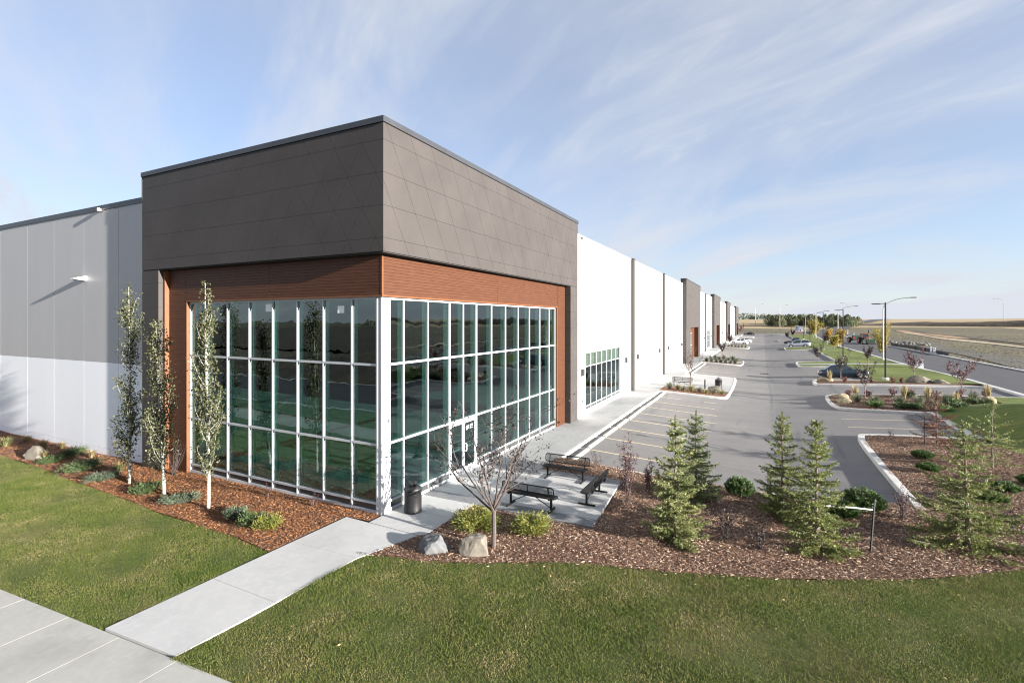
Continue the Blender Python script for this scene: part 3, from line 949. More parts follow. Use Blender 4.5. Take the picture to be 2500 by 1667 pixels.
# painted stall lines and seams lie on the parking lot
lot = bpy.data.objects['parking_lot']
def line_on_lot(name, x0, x1, y, w, m, dz=0.004):
    xs_ = [x0] + [q for q in (3, 4, 5, 6, 7, 8, 9, 10, 11, 11.5, 12, 13, 14, 15, 15.5, 16, 17, 18, 19, 20) if x0 < q < x1] + [x1]
    mb = MB()
    vs, fs = [], []
    for i, q in enumerate(xs_):
        z = lot_z(q, y) + dz
        vs += [(q, y - w / 2, z), (q, y + w / 2, z)]
        if i:
            fs.append((2 * i - 2, 2 * i, 2 * i + 1, 2 * i - 1))
    mb.add(vs, fs)
    return mb.build(name, m, lot)
for k in range(8):
    line_on_lot('stall_line', 3.1, (6.6, 6.6, 8.1, 8.1, 8.15, 8.0, 7.6, 4.9)[k], 11.36 + 2.715 * k, 0.10, M['paint'])
line_on_lot('stall_line', 6.6, 7.6, 30.4, 0.10, M['paint'])
for k in range(7):
    line_on_lot('stall_line', 3.1, 8.0, 50.4 + 2.72 * k, 0.10, M['paint'])
for k in range(15):
    line_on_lot('stall_line', 3.1, 8.0, 78.3 + 2.72 * k, 0.10, M['paint'])
for yy in (23.55, 26.35):
    line_on_lot('stall_line', 15.4, 20.5, yy, 0.10, M['paint'])
for k in range(6):
    line_on_lot('stall_line', 15.5, 20.5, 51.2 + 2.72 * k, 0.10, M['paint'])
for k in range(13):
    line_on_lot('stall_line', 15.5, 20.5, 76.5 + 2.72 * k, 0.10, M['paint'])
def seam(x, y0, y1, w):
    vs, fs = [], []
    ys_ = np.arange(y0, y1, 3.0)
    for i, yy in enumerate(ys_):
        xx = x + 0.10 * math.sin(yy * 0.21) + 0.05 * math.sin(yy * 0.9)
        z = lot_z(xx, yy) + 0.004
        vs += [(xx - w / 2, yy, z), (xx + w / 2, yy, z)]
        if i:
            fs.append((2 * i - 2, 2 * i - 1, 2 * i + 1, 2 * i))
    MB().add(vs, fs).build('asphalt_seam', M['asphalt_seam'], lot)
seam(11.5, 22, 235, 0.22)
gr_ = MB()
for i in range(9):
    gr_.box((10.62 + 0.10 * i, 57.6, lot_z(11, 57.6) - 0.02), (10.66 + 0.10 * i, 58.4, lot_z(11, 57.6) + 0.02))
gr_.box((10.55, 57.5, lot_z(11, 57.6) - 0.02), (11.52, 57.6, lot_z(11, 57.6) + 0.025)).box((10.55, 58.4, lot_z(11, 57.6) - 0.02), (11.52, 58.5, lot_z(11, 57.6) + 0.025))
gr_.build('drain_grate', M['fix_dark'], lot)

# ------------------------------------------------------------------ loose surface cover
rng = np.random.default_rng(11)
def chips(name, poly, dens, zf, m, lmin=0.03, lmax=0.105, pts=None):
    P = scatter(poly, dens, rng) if pts is None else pts
    n = len(P)
    z = zf(P[:, 0], P[:, 1]) + rng.random(n) * 0.02 + 0.012
    yaw = rng.random(n) * math.pi * 2
    L_ = lmin + rng.random(n) ** 1.6 * (lmax - lmin)
    w = 0.005 + rng.random(n) * 0.008
    ti = rng.normal(0, 0.16, n)
    ro = rng.normal(0, 0.32, n)
    d = np.stack([np.cos(yaw) * np.cos(ti), np.sin(yaw) * np.cos(ti), np.sin(ti)], 1)
    s = np.stack([-np.sin(yaw) * np.cos(ro), np.cos(yaw) * np.cos(ro), np.sin(ro)], 1)
    c = np.stack([P[:, 0], P[:, 1], z], 1)
    a = d * (L_ / 2)[:, None]
    b = s * (w)[:, None]
    nv = np.cross(d, s) * 0.004
    V = np.stack([c - a - b * 0.6, c + a - b, c + a * 0.9 + b, c - a * 0.9 + b * 0.8, c + nv + a * 0.05], 1).reshape(-1, 3)
    k = np.arange(n) * 5
    F = np.concatenate([np.stack([k, k + 1, k + 4], 1), np.stack([k + 1, k + 2, k + 4], 1), np.stack([k + 2, k + 3, k + 4], 1), np.stack([k + 3, k, k + 4], 1)])
    o = link(name, np_mesh(name, V, F, m))
    o['kind'] = 'stuff'
    return o
vfront = lambda X, Y: T(X, Y) - 0.015 + 0.03 * np.sin(X * 1.1 + 1) * np.sin(Y * 1.3)
vleft = lambda X, Y: 0.015 * np.sin(X * 2)
FB_NEAR = [p for p in BED_FRONT]
chips('bark_mulch', [(-0.97, -0.6)] + BED_LEFT[1:9] + [(-13.5, 0.2), (0.0, 0.2), (0.0, -0.57)], 800, vleft, M['chips_red'])
chips('bark_mulch', [(-13.5, 0.2), (-13.25, -2.7), (-17.07, -2.45), (-20.4, -2.43), (-30, -2.4), (-30, 0.2)], 260, vleft, M['chips_red'], 0.05, 0.12)
chips('bark_mulch', BED_FRONT, 620, vfront, M['chips_grey'])
chips('bark_mulch', BED_B, 110, lambda X, Y: T(X, Y) + 0.015, M['chips_grey'], 0.06, 0.16)
chips('bark_mulch', [(2.6, 33.1), (8.0, 33.1), (8.0, 36.6), (2.6, 36.6)], 90, lambda X, Y: T(X, Y) + 0.012, M['chips_red'], 0.06, 0.16)

def spill(name, line, n, wd, zf, m):
    L_ = np.array(densify(line, 0.1))
    P = L_[rng.integers(0, len(L_), n)] + rng.normal(0, wd, (n, 2))
    return chips(name, None, 0, zf, m, pts=P)
spill('spilled_mulch', LAWN_FRONT[2:-2], 1500, 0.11, lambda X, Y: T(X, Y) + 0.004, M['chips_grey'])
spill('spilled_mulch', BED_LINE, 900, 0.10, lambda X, Y: 0.004 + 0 * X, M['chips_red'])
def vnoise(X, Y, s, seed):
    r = np.random.default_rng(seed)
    g = r.random((64, 64))
    x, y = (X / s) % 63, (Y / s) % 63
    xi, yi = x.astype(int), y.astype(int)
    fx, fy = sm(x - xi), sm(y - yi)
    return (g[xi, yi] * (1 - fx) + g[xi + 1, yi] * fx) * (1 - fy) + (g[xi, yi + 1] * (1 - fx) + g[xi + 1, yi + 1] * fx) * fy
def blades(name, poly, dens, hmin, hmax, zf, m, clip=None):
    P = scatter(poly, dens, rng)
    if clip is not None:
        P = P[clip(P)]
    n = len(P)
    big = 0.55 * vnoise(P[:, 0] + 50, P[:, 1] + 50, 0.75, 3) + 0.45 * vnoise(P[:, 0] + 50, P[:, 1] + 50, 2.1, 4)
    yaw = rng.random(n) * math.pi * 2
    h = (hmin + rng.random(n) * (hmax - hmin)) * (0.65 + 0.7 * big)
    w = 0.0032 + rng.random(n) * 0.0040
    lean = rng.random(n) * 1.0
    la = rng.random(n) * math.pi * 2
    base = np.stack([P[:, 0], P[:, 1], zf(P[:, 0], P[:, 1])], 1)
    s = np.stack([np.cos(yaw), np.sin(yaw), np.zeros(n)], 1) * w[:, None]
    tip = base + np.stack([np.cos(la) * lean * h, np.sin(la) * lean * h, h], 1)
    V = np.stack([base - s, base + s, tip], 1).reshape(-1, 3)
    k = np.arange(n) * 3
    F = np.stack([k, k + 1, k + 2], 1)
    o = link(name, np_mesh(name, V, F, m))
    o['kind'] = 'stuff'
    return o
zlawn = lambda X, Y: T(X, Y) - 0.022 + 0.02 * np.sin(X * 1.3) * np.cos(Y * 1.7)
def vis_front(P):
    dx, dy = P[:, 0] - 10.826, P[:, 1] + 12.305
    w = -0.4493 * dx + 0.8934 * dy
    u = 0.8934 * dx + 0.4493 * dy
    return (w > 3.5) & (np.abs(u) < w * 1.12 + 0.6)
blades('grass', LAWN_FRONT, 2900, 0.022, 0.046, zlawn, M['blades'], vis_front)
blades('grass', LAWN_LEFT, 2400, 0.022, 0.044, zlawn, M['blades'], lambda P: vis_front(P) & (P[:, 0] > -16))
blades('grass', LAWN_LEFT, 900, 0.03, 0.05, zlawn, M['blades'], lambda P: vis_front(P) & (P[:, 0] <= -16))

# ================================================================== WAREHOUSE
BLD = thing('warehouse', 'long white warehouse with a dark taupe corner tower and two-storey green glazing', 'warehouse', (0, 0, 0))
def sub(name, parent, loc=(0, 0, 0)):
    o = bpy.data.objects.new(name, None)
    COL.objects.link(o)
    o.parent = parent
    o.location = loc
    return o
TZ0, TZ1 = 8.27, 12.24
TX, TY = 0.5, -0.5               # outer faces of the tower
TXL, TYR = -12.62, 17.4
# --- tower body (backing the panels stand on)
tb = MB()
tb.box((TXL + 0.02, TY + 0.02, TZ0 + 0.02), (TX - 0.02, TYR - 0.02, TZ1))
tb.box((TXL + 0.02, TY + 0.02, -0.2), (-11.44, 1.2, TZ0 + 0.02))
tb.box((-1.2, 16.10, -0.2), (TX - 0.02, TYR - 0.02, TZ0 + 0.02))
tower = tb.build('corner_tower', M['panel_gap'], BLD)
# panels: rows one metre high cut by 60-degree joints
def clip_poly(poly, a, b, c):
    """keep a*u+b*v<=c"""
    out = []
    n = len(poly)
    for i in range(n):
        p, q = poly[i], poly[(i + 1) % n]
        dp, dq = a * p[0] + b * p[1] - c, a * q[0] + b * q[1] - c
        if dp <= 0:
            out.append(p)
        if (dp < 0 < dq) or (dq < 0 < dp):
            t = dp / (dp - dq)
            out.append((p[0] + (q[0] - p[0]) * t, p[1] + (q[1] - p[1]) * t))
    return out
def area(p):
    return abs(sum(p[i][0] * p[(i + 1) % len(p)][1] - p[(i + 1) % len(p)][0] * p[i][1] for i in range(len(p)))) / 2
def shrink(p, g):
    """inset a convex polygon by g"""
    s = sum(p[i][0] * p[(i + 1) % len(p)][1] - p[(i + 1) % len(p)][0] * p[i][1] for i in range(len(p)))
    q = list(p) if s > 0 else list(p)[::-1]
    r = q
    for i in range(len(q)):
        a, b = q[i], q[(i + 1) % len(q)]
        dx, dy = b[0] - a[0], b[1] - a[1]
        l = math.hypot(dx, dy)
        if l < 1e-6:
            continue
        nx, ny = dy / l, -dx / l
        r = clip_poly(r, nx, ny, nx * a[0] + ny * a[1] - g)
        if len(r) < 3:
            return []
    return r
S3 = 1 / math.sqrt(3)
def cells(u0, u1, rows, step, phase, sl, cross=None, verts=()):
    """polygons of a facade in (u, z); sl=+1 joints lean like '/', -1 like '\\'"""
    out = []
    for z0, z1 in rows:
        base = [(u0, z0), (u1, z0), (u1, z1), (u0, z1)]
        ks = range(int((u0 - u1) / step) - 12, int((u1 - u0) / step) + 24)
        for k in ks:
            c0 = phase + k * step
            # u - sl*S3*(z-12.72) between c0 and c0+step
            a = clip_poly(base, -1, sl * S3, -c0 + sl * S3 * 12.72)
            if len(a) < 3:
                continue
            a = clip_poly(a, 1, -sl * S3, c0 + step - sl * S3 * 12.72)
            if len(a) < 3 or area(a) < 0.002:
                continue
            parts = [a]
            if cross and cross(sum(p[0] for p in a) / len(a), z0):
                parts = []
                for kk in range(int((u0 - u1) / step) - 12, int((u1 - u0) / step) + 24):
                    e0 = phase + kk * step
                    b = clip_poly(a, -1, -sl * S3, -e0 - sl * S3 * 12.72)
                    b = clip_poly(b, 1, sl * S3, e0 + step + sl * S3 * 12.72) if len(b) > 2 else b
                    if len(b) > 2 and area(b) > 0.002:
                        parts.append(b)
            out += [p for p in parts if area(p) > 0.004]
    return out
ROWS = [(8.29, 8.71), (8.71, 9.71), (9.71, 10.71), (10.71, 11.71), (11.71, 12.22)]
PROUD = 0.02
def put_panel(poly, side):
    q = shrink(poly, 0.004)
    if len(q) < 3 or area(q) < 0.003:
        return
    if side == 'L':
        MB().prism(q, lambda u, z, d: (u, TY + PROUD - d, z), PROUD).build('panel', M['panel'], tower)
    else:
        MB().prism(q, lambda u, z, d: (TX - PROUD + d, u, z), PROUD).build('panel', M['panel'], tower)
for p in cells(TXL, TX, ROWS, 1.1547, -0.96, 1, cross=lambda u, z: u > -3.4):
    put_panel(p, 'L')
for p in cells(TY, TYR, ROWS, 1.1547, 0.50, -1, cross=lambda u, z: u > 11.5):
    put_panel(p, 'R')
PR = [(0.0, 0.75), (0.75, 1.75), (1.75, 2.74), (2.74, 3.74), (3.74, 4.73), (4.73, 5.73), (5.73, 6.72), (6.72, 7.72), (7.72, 8.25)]
for z0, z1 in PR:
    for c in cells(TXL, -11.42, [(z0, z1)], 1.1547, -0.96, 1):
        put_panel(c, 'L')
    for c in cells(16.08, TYR, [(z0, z1)], 1.1547, 0.50, -1):
        put_panel(c, 'R')
    # returns of the two piers facing the recess
    box_obj('panel', (-11.44, TY + 0.004, z0 + 0.008), (-11.42, -0.33, z1 - 0.008), M['panel'], tower)
    box_obj('panel', (0.0, 16.08, z0 + 0.008), (TX - 0.004, 16.10, z1 - 0.008), M['panel'], tower)
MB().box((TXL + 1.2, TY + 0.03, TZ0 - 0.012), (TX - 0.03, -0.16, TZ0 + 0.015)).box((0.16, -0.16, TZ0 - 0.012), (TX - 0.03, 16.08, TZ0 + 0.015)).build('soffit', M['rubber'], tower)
# flashing caps
MB().box((TXL - 0.03, TY - 0.04, TZ1 - 0.01), (TX + 0.04, TYR + 0.03, TZ1 + 0.17)).build('flashing', M['cap'], tower)
MB().box((TXL - 0.02, TY - 0.01, 11.3), (TXL + 0.015, TY + 0.3, TZ1)).build('flashing', M['cap'], tower)

# --- cedar cladding
clad = MB()
clad.box((-11.42, -0.13, 6.95), (0.13, 0.35, 8.285))
clad.box((-0.35, 0.35, 6.95), (0.13, 16.1, 8.285))
clad.box((-11.42, -0.13, -0.2), (-10.10, 0.30, 6.95))
clad.box((-0.30, 14.80, -0.2), (0.13, 16.1, 6.95))
cladding = clad.build('cedar_cladding', M['wood_gap'], BLD)
def planks(z0, z1, a, b, side, n=None):
    n = n or round((z1 - z0) / 0.099)
    hgt = (z1 - z0) / n
    for i in range(n):
        za, zb = z0 + i * hgt + 0.004, z0 + (i + 1) * hgt - 0.004
        o = random.uniform(-0.0015, 0.0015)
        if side == 'L':
            box_obj('plank', (a + 0.006, -0.15 + o, za), (b - 0.006, -0.128, zb), M['wood'], cladding)
        else:
            box_obj('plank', (0.128, a + 0.006, za), (0.15 + o, b - 0.006, zb), M['wood'], cladding)
for a, b in ((-10.16, -5.09), (-5.09, 0.10)):
    planks(6.99, 8.22, a, b, 'L')
planks(0.02, 8.22, -11.30, -10.16, 'L')
for a, b in ((-0.10, 7.47), (7.47, 14.82)):
    planks(6.99, 8.22, a, b, 'R')
planks(0.0, 8.22, 14.90, 16.02, 'R')
tr = MB()
tr.box((-11.418, -0.32, -0.1), (-11.30, -0.12, 8.24))
tr.box((-10.14, -0.152, -0.1), (-10.08, 0.16, 6.93))
tr.box((-10.14, -0.154, 6.93), (0.156, -0.10, 6.985))
tr.box((0.10, -0.10, 6.93), (0.154, 14.85, 6.985))
tr.box((-0.1, 14.78, -0.1), (0.152, 14.86, 6.93))
tr.box((0.10, -0.158, 6.985), (0.158, -0.10, 8.22))
tr.build('trim', M['wood_trim'], cladding)

# --- curtain wall
ZR = [0.05, 0.33, 2.20, 4.75, 6.90]
YM = [0.36, 1.07, 2.43, 3.81, 4.81, 5.83, 7.16, 8.51, 9.87, 11.20, 12.54, 13.87, 14.74]
XM = [-0.16, -1.26, -2.56, -3.83, -5.11, -6.41, -7.69, -8.97, -10.06]
cwR = sub('curtain_wall', BLD)
cwL = sub('curtain_wall', BLD)
hw = 0.022
def vert_mullion(cw, side, c, z0=0.0, z1=6.93, w=hw):
    if side == 'R':
        MB().box((-0.02, c - w, z0), (0.035, c + w, z1)).build('mullion', M['alu'], cw)
        MB().box((-0.24, c - w + 0.002, z0), (-0.05, c + w - 0.002, z1)).build('mullion_tube', M['alu_in'], cw)
    else:
        MB().box((c - w, -0.035, z0), (c + w, 0.02, z1)).build('mullion', M['alu'], cw)
        MB().box((c - w + 0.002, 0.05, z0), (c + w - 0.002, 0.24, z1)).build('mullion_tube', M['alu_in'], cw)
for yv in YM:
    if abs(yv - 4.81) < 0.01:
        vert_mullion(cwR, 'R', yv, 2.2)
    else:
        vert_mullion(cwR, 'R', yv, w=0.045 if yv in (3.81, 5.83) else hw)
for xv in XM:
    vert_mullion(cwL, 'L', xv)
for i, z in enumerate(ZR):
    h = 0.05 if i in (0, 4) else 0.036
    segs = [(0.36, 14.74)] if i > 1 else [(0.36, 3.81), (5.83, 14.74)]
    for a, b in segs:
        MB().box((-0.018, a, z - h), (0.032, b, z + h)).build('rail', M['alu'], cwR)
        MB().box((-0.20, a, z - h + 0.004), (-0.052, b, z + h - 0.004)).build('rail_tube', M['alu_in'], cwR)
    MB().box((-10.06, -0.032, z - h), (-0.16, 0.018, z + h)).build('rail', M['alu'], cwL)
    MB().box((-10.06, 0.052, z - h + 0.004), (-0.16, 0.20, z + h - 0.004)).build('rail_tube', M['alu_in'], cwL)
for r in range(4):
    z0, z1 = ZR[r], ZR[r + 1]
    m_ = M['glass_sp'] if r == 0 else M['glass']
    for a, b in zip(YM, YM[1:]):
        if r < 2 and 3.7 < a < 5.8:
            continue
        t = random.uniform(-0.002, 0.002)
        MB().prism([(a, z0), (b, z0), (b, z1), (a, z1)], lambda u, v, d: (-0.045 + t * (u - a) + d, u, v), 0.022).build('glass_pane', m_, cwR)
    for a, b in zip(XM[::-1], XM[::-1][1:]):
        t = random.uniform(-0.002, 0.002)
        MB().prism([(a, z0), (b, z0), (b, z1), (a, z1)], lambda u, v, d: (u, 0.045 - t * (u - a) - d, v), 0.022).build('glass_pane', m_, cwL)
# corner post, clad in folded aluminium
post = MB()
post.box((-0.20, -0.045, 0.0), (0.045, 0.36, 6.93))
post.build('corner_post', M['alu'], cwR)
MB().box((-0.19, -0.053, 0.0), (-0.13, -0.045, 6.93)).box((0.045, 0.29, 0.0), (0.053, 0.355, 6.93)).box((0.0, -0.052, 0), (0.03, -0.045, 6.93)).build('post_cover', M['alu'], cwR)
# notices hanging inside the left glazing
MB().box((-5.52, 0.014, 6.50), (-5.16, 0.021, 6.78)).build('paper_notice', M['paper'], cwL)
MB().box((-1.92, 0.014, 6.42), (-1.62, 0.021, 6.66)).build('paper_notice', M['paper'], cwL)

# --- double entrance door
for a, b in ((3.855, 4.80), (4.82, 5.785)):
    d = MB()
    s = 0.085
    d.box((-0.03, a + 0.005, 0.02), (0.02, a + s, 2.14)).box((-0.03, b - s, 0.02), (0.02, b - 0.005, 2.14))
    d.box((-0.028, a + s, 0.02), (0.018, b - s, 0.27)).box((-0.028, a + s, 2.02), (0.018, b - s, 2.14))
    leaf = d.build('door', M['alu'], BLD)
    MB().box((-0.018, a + s - 0.01, 0.26), (0.002, b - s + 0.01, 2.03)).build('glass_pane', M['glass'], leaf)
    MB().box((-0.09, a + s, 0.98), (-0.06, b - s, 1.03)).build('push_bar', M['alu'], leaf)
    hy_ = 4.72 if a < 4.5 else 4.90
    sgn = -1 if a < 4.5 else 1
    MB().tube([(0.02, hy_, 0.90), (0.085, hy_ + 0.0, 0.90), (0.095, hy_ + 0.05 * sgn, 0.93), (0.095, hy_ + 0.05 * sgn, 1.17), (0.085, hy_, 1.20), (0.02, hy_, 1.20)], 0.014, 8).build('handle', M['fix_white'], leaf)
    if a > 4.5:
        fc = bpy.data.curves.new('door_number', 'FONT')
        fc.body = "#110"
        fc.size = 0.25
        fc.extrude = 0.001
        fc.align_x = 'CENTER'
        tmp = bpy.data.objects.new('tmp_text', fc)
        COL.objects.link(tmp)
        dg = bpy.context.evaluated_depsgraph_get()
        tm = bpy.data.meshes.new_from_object(tmp.evaluated_get(dg))
        bpy.data.objects.remove(tmp)
        tm.transform(Matrix.Translation((0.006, 5.30, 1.73)) @ Matrix.Rotation(R(90), 4, 'Z') @ Matrix.Rotation(R(90), 4, 'X'))
        tm.materials.clear()
        tm.materials.append(M['fix_white'])
        link('door_number', tm, leaf)
box_obj('threshold', (-0.06, 3.86, -0.02), (0.06, 5.78, 0.018), M['alu'], BLD)

# --- left wall: vertical insulated panels, grey above white
LY = -0.2
jl = [-13.0, -15.12, -18.16, -21.14, -24.09, -27.36, -30.3, -33.2, -36.2, -39.1, -42.0, -45.0]
lw = MB().box((-45, LY + 0.05, -0.3), (-12.55, LY + 0.3, 11.4)).build('side_wall', M['seal'], BLD)
for a, b in zip(jl, jl[1:]):
    box_obj('wall_panel', (b + 0.012, LY, 4.262), (a - 0.012, LY + 0.055, 11.30), M['grey_panel'], lw)
    box_obj('wall_panel', (b + 0.012, LY, 0.30), (a - 0.012, LY + 0.055, 4.25), M['white_panel'], lw)
    box_obj('base_panel', (b + 0.004, LY - 0.004, -0.2), (a - 0.004, LY + 0.055, 0.285), M['white_panel'], lw)
box_obj('flashing', (-45, LY - 0.035, 11.28), (-12.60, LY + 0.34, 11.51), M['cap'], BLD)
# --- closed shell behind
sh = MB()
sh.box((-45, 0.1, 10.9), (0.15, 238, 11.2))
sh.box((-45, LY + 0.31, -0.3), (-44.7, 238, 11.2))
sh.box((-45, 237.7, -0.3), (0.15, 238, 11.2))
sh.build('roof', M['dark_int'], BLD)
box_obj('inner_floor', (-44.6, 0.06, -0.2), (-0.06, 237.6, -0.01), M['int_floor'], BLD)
st = MB()
for yy in range(10, 120, 14):
    for xx in (-13.5, -28):
        st.box((xx - 0.15, yy - 0.15, 0), (xx + 0.15, yy + 0.15, 10.8))
st.build('steel_column', M['fix'], BLD)['kind'] = 'stuff'

# --- long white front
WX = 0.42
def front_wall(y0, y1, win=None, zt=11.55):
    """white precast bay with an optional window opening (y0,y1,z0,z1)"""
    mb = MB()
    x0 = WX - 0.22
    if win is None:
        mb.box((x0, y0, -0.2), (WX, y1, zt))
    else:
        a, b, c, d = win
        mb.box((x0, y0, -0.2), (WX, a, zt)).box((x0, b, -0.2), (WX, y1, zt))
        mb.box((x0, a, -0.2), (WX, b, c)).box((x0, a, d), (WX, b, zt))
    o = mb.build('wall_panel', M['white_wall'], BLD)
    box_obj('coping', (x0 - 0.03, y0, zt), (WX + 0.025, y1, zt + 0.10), M['white_wall'], o)
    return o
def window(y0, y1, z0, z1, nb, blind=3.14):
    w = sub('window', BLD)
    fr = MB()
    x0, x1 = WX - 0.12, WX - 0.05
    fr.box((x0, y0, z0), (x1, y1, z0 + 0.06)).box((x0, y0, z1 - 0.06), (x1, y1, z1))
    fr.box((x0, y0, z0 + 0.06), (x1, y0 + 0.06, z1 - 0.06)).box((x0, y1 - 0.06, z0 + 0.06), (x1, y1, z1 - 0.06))
    fr.build('frame', M['alu'], w)
    st_ = (y1 - y0) / nb
    for i in range(1, nb):
        box_obj('mullion', (x0 + 0.002, y0 + i * st_ - 0.03, z0 + 0.06), (x1 - 0.002, y0 + i * st_ + 0.03, z1 - 0.06), M['alu'], w)
    for zz in (z0 + 0.27, blind):
        box_obj('rail', (x0 + 0.004, y0 + 0.06, zz - 0.03), (x1 - 0.004, y1 - 0.06, zz + 0.03), M['alu'], w)
    zs = [z0 + 0.05, z0 + 0.27, blind, z1 - 0.05]
    for i in range(nb):
        for k in range(3):
            box_obj('glass_pane', (x0 + 0.02, y0 + i * st_ + 0.02, zs[k]), (x0 + 0.04, y0 + (i + 1) * st_ - 0.02, zs[k + 1]), M['glass_sp'] if k == 0 else M['glass_light'] if k == 2 else M['glass'], w)
    box_obj('roller_blind', (x0 - 0.10, y0 + 0.05, blind), (x0 - 0.08, y1 - 0.05, z1), M['blind'], w)
    return w
bays = [(17.43, 31.78, (19.16, 28.2, 0.24, 4.08)), (32.38, 47.2, None), (47.8, 63.5, None), (82.0, 94.8, None),
        (95.3, 110.2, (98.8, 106.4, 0.24, 4.2)), (129.4, 143.0, (129.75, 136.5, 0.24, 4.2)), (143.5, 157.0, None),
        (175.5, 191, (178, 184.5, 0.24, 4.2)), (191.5, 204.0, None), (204.3, 215, (205.2, 210.4, 0.24, 4.2))]
for y0, y1, w_ in bays:
    front_wall(y0, y1, w_)
    if w_:
        window(w_[0], w_[1], w_[2], w_[3], 7)
for y0, y1 in ((31.80, 32.36), (47.22, 47.78), (94.82, 95.28), (143.02, 143.48), (191.02, 191.48)):
    MB().box((WX - 0.2, y0, -0.2), (WX + 0.24, y1, 11.60)).build('pilaster', M['pilaster'], BLD)
    MB().box((WX - 0.22, y0 - 0.03, 11.60), (WX + 0.27, y1 + 0.03, 11.70)).build('pilaster_cap', M['pilaster'], BLD)
def portal(y0, y1, oy0, oy1, last=False):
    x1, oz = WX + 0.55, 5.15
    mb = MB()
    mb.box((WX - 0.25, y0, oz), (x1 - 0.02, y1, 12.22))
    mb.box((WX - 0.25, y0, -0.2), (x1 - 0.02, oy0, oz)).box((WX - 0.25, oy1, -0.2), (x1 - 0.02, y1, oz))
    o = mb.build('entrance_portal', M['panel'], BLD)
    n = 5
    st_ = (y1 - y0) / n
    for i in range(n):
        for z0, z1 in ((5.17, 7.5), (7.5, 9.9), (9.9, 12.2)):
            box_obj('panel', (x1 - 0.02, y0 + i * st_ + 0.01, z0 + 0.01), (x1, y0 + (i + 1) * st_ - 0.01, z1 - 0.01), M['panel'], o)
    box_obj('flashing', (WX - 0.27, y0 - 0.03, 12.22), (x1 + 0.03, y1 + 0.03, 12.36), M['cap'], o)
    rec = WX - 0.15
    wd = MB()
    wd.box((rec - 0.2, oy0, 4.2), (rec, oy1, oz)).box((rec - 0.2, oy1 - 3.0, -0.1), (rec, oy1, 4.2)).box((rec - 0.2, oy0, -0.1), (rec, oy0 + 0.4, 4.2))
    wd.box((rec, oy1 - 0.03, -0.1), (x1 - 0.05, oy1 - 0.001, oz))
    wo = wd.build('cedar_cladding', M['wood'], o)
    g0, g1 = oy0 + 0.4, oy1 - 3.0
    fr = MB()
    k = 5
    for i in range(k + 1):
        yy = g0 + (g1 - g0) * i / k
        fr.box((rec - 0.12, yy - 0.035, 0), (rec - 0.02, yy + 0.035, 4.2))
    for zz in (0.05, 2.2, 4.15):
        fr.box((rec - 0.115, g0, zz - 0.04), (rec - 0.025, g1, zz + 0.04))
    fr.build('storefront_frame', M['alu'], o)
    for i in range(k):
        for z0, z1 in ((0.05, 2.2), (2.2, 4.15)):
            box_obj('glass_pane', (rec - 0.10, g0 + (g1 - g0) * i / k, z0), (rec - 0.08, g0 + (g1 - g0) * (i + 1) / k, z1), M['glass'], o)
for a in ((63.5, 82.0, 68.3, 78.8), (110.2, 129.4, 116.0, 125.8), (157.0, 175.5, 161.5, 172.3), (215, 239.0, 219, 235.5)):
    portal(*a)
# --- fittings on the walls
ORD = ['first', 'second', 'third', 'fourth', 'fifth', 'sixth', 'seventh', 'eighth', 'ninth', 'tenth', 'eleventh', 'twelfth', 'thirteenth', 'fourteenth', 'fifteenth', 'sixteenth']
def wall_light():
    t = thing('wall_light', 'x', 'wall light', (WX, 0, 2.83), 0, 'square wall lights along the white front')
    MB().box((0.0, -0.22, -0.24), (0.05, 0.22, 0.24)).build('back_plate', M['fix'], t)
    MB().cbox((0.05, -0.10, -0.22), (0.20, 0.10, 0.22), 0.02).build('housing', M['fix'], t)
    MB().box((0.05, -0.20, -0.22), (0.17, -0.13, 0.22)).build('side_fin', M['fix_dark'], t)
    return t
wl0 = wall_light()
wl_spots = [(18.38, 'grey square wall light between the taupe corner tower and the wide window'),
            (29.85, 'grey square wall light between the wide window and the first grey pilaster'),
            (34.25, 'grey square wall light just past the first grey pilaster, above a faint stain'),
            (45.2, 'grey square wall light just before the second grey pilaster'),
            (50.9, 'grey square wall light just past the second grey pilaster'),
            (62.0, 'grey square wall light just before the first taupe entrance portal'),
            (83.3, 'grey square wall light just past the first taupe entrance portal'),
            (92.8, 'grey square wall light before the tall narrow window of the far bay'),
            (108.4, 'grey square wall light just before the second taupe entrance portal'),
            (139.5, 'grey square wall light past the second entrance portal and its window'),
            (146.0, 'grey square wall light halfway between the second and third entrance portals')]
for i, (yy, lab) in enumerate(wl_spots):
    o = wl0 if i == 0 else copy_tree(wl0)
    o.location = (WX, yy, 2.85)
    o['label'] = lab
t = thing('hose_tap', 'small dark hose tap low on the white wall beside the wide window', 'tap', (WX, 18.5, 1.0))
MB().box((0.0, -0.06, -0.09), (0.04, 0.06, 0.09)).build('plate', M['fix_dark'], t)
MB().tube([(0.04, 0, 0.02), (0.12, 0, 0.02), (0.13, 0, -0.06)], 0.02, 8).build('spout', M['fix_dark'], t)
def camera_dome(name, loc, rz, label):
    t = thing(name, label, 'camera', loc, rz)
    MB().box((-0.05, -0.02, -0.06), (0.05, 0.06, 0.06)).build('bracket', M['fix_white'], t)
    MB().cbox((-0.09, -0.16, -0.09), (0.09, -0.02, 0.08), 0.02).build('housing', M['fix_dark'], t)
    MB().box((0.0905, -0.13, -0.06), (0.095, -0.05, 0.07)).build('side_cover', M['fix_white'], t)
camera_dome('security_camera', (-16.6, LY - 0.06, 11.30), 0, 'black security camera under the grey side wall flashing')
camera_dome('security_camera', (WX + 0.05, 18.1, 11.45), R(90), 'small security camera at the top of the white front beside the tower')
t = thing('wall_pack_light', 'white wedge-shaped light sticking out of the grey side wall, casting a long shadow', 'wall light', (-18.14, LY, 8.15))
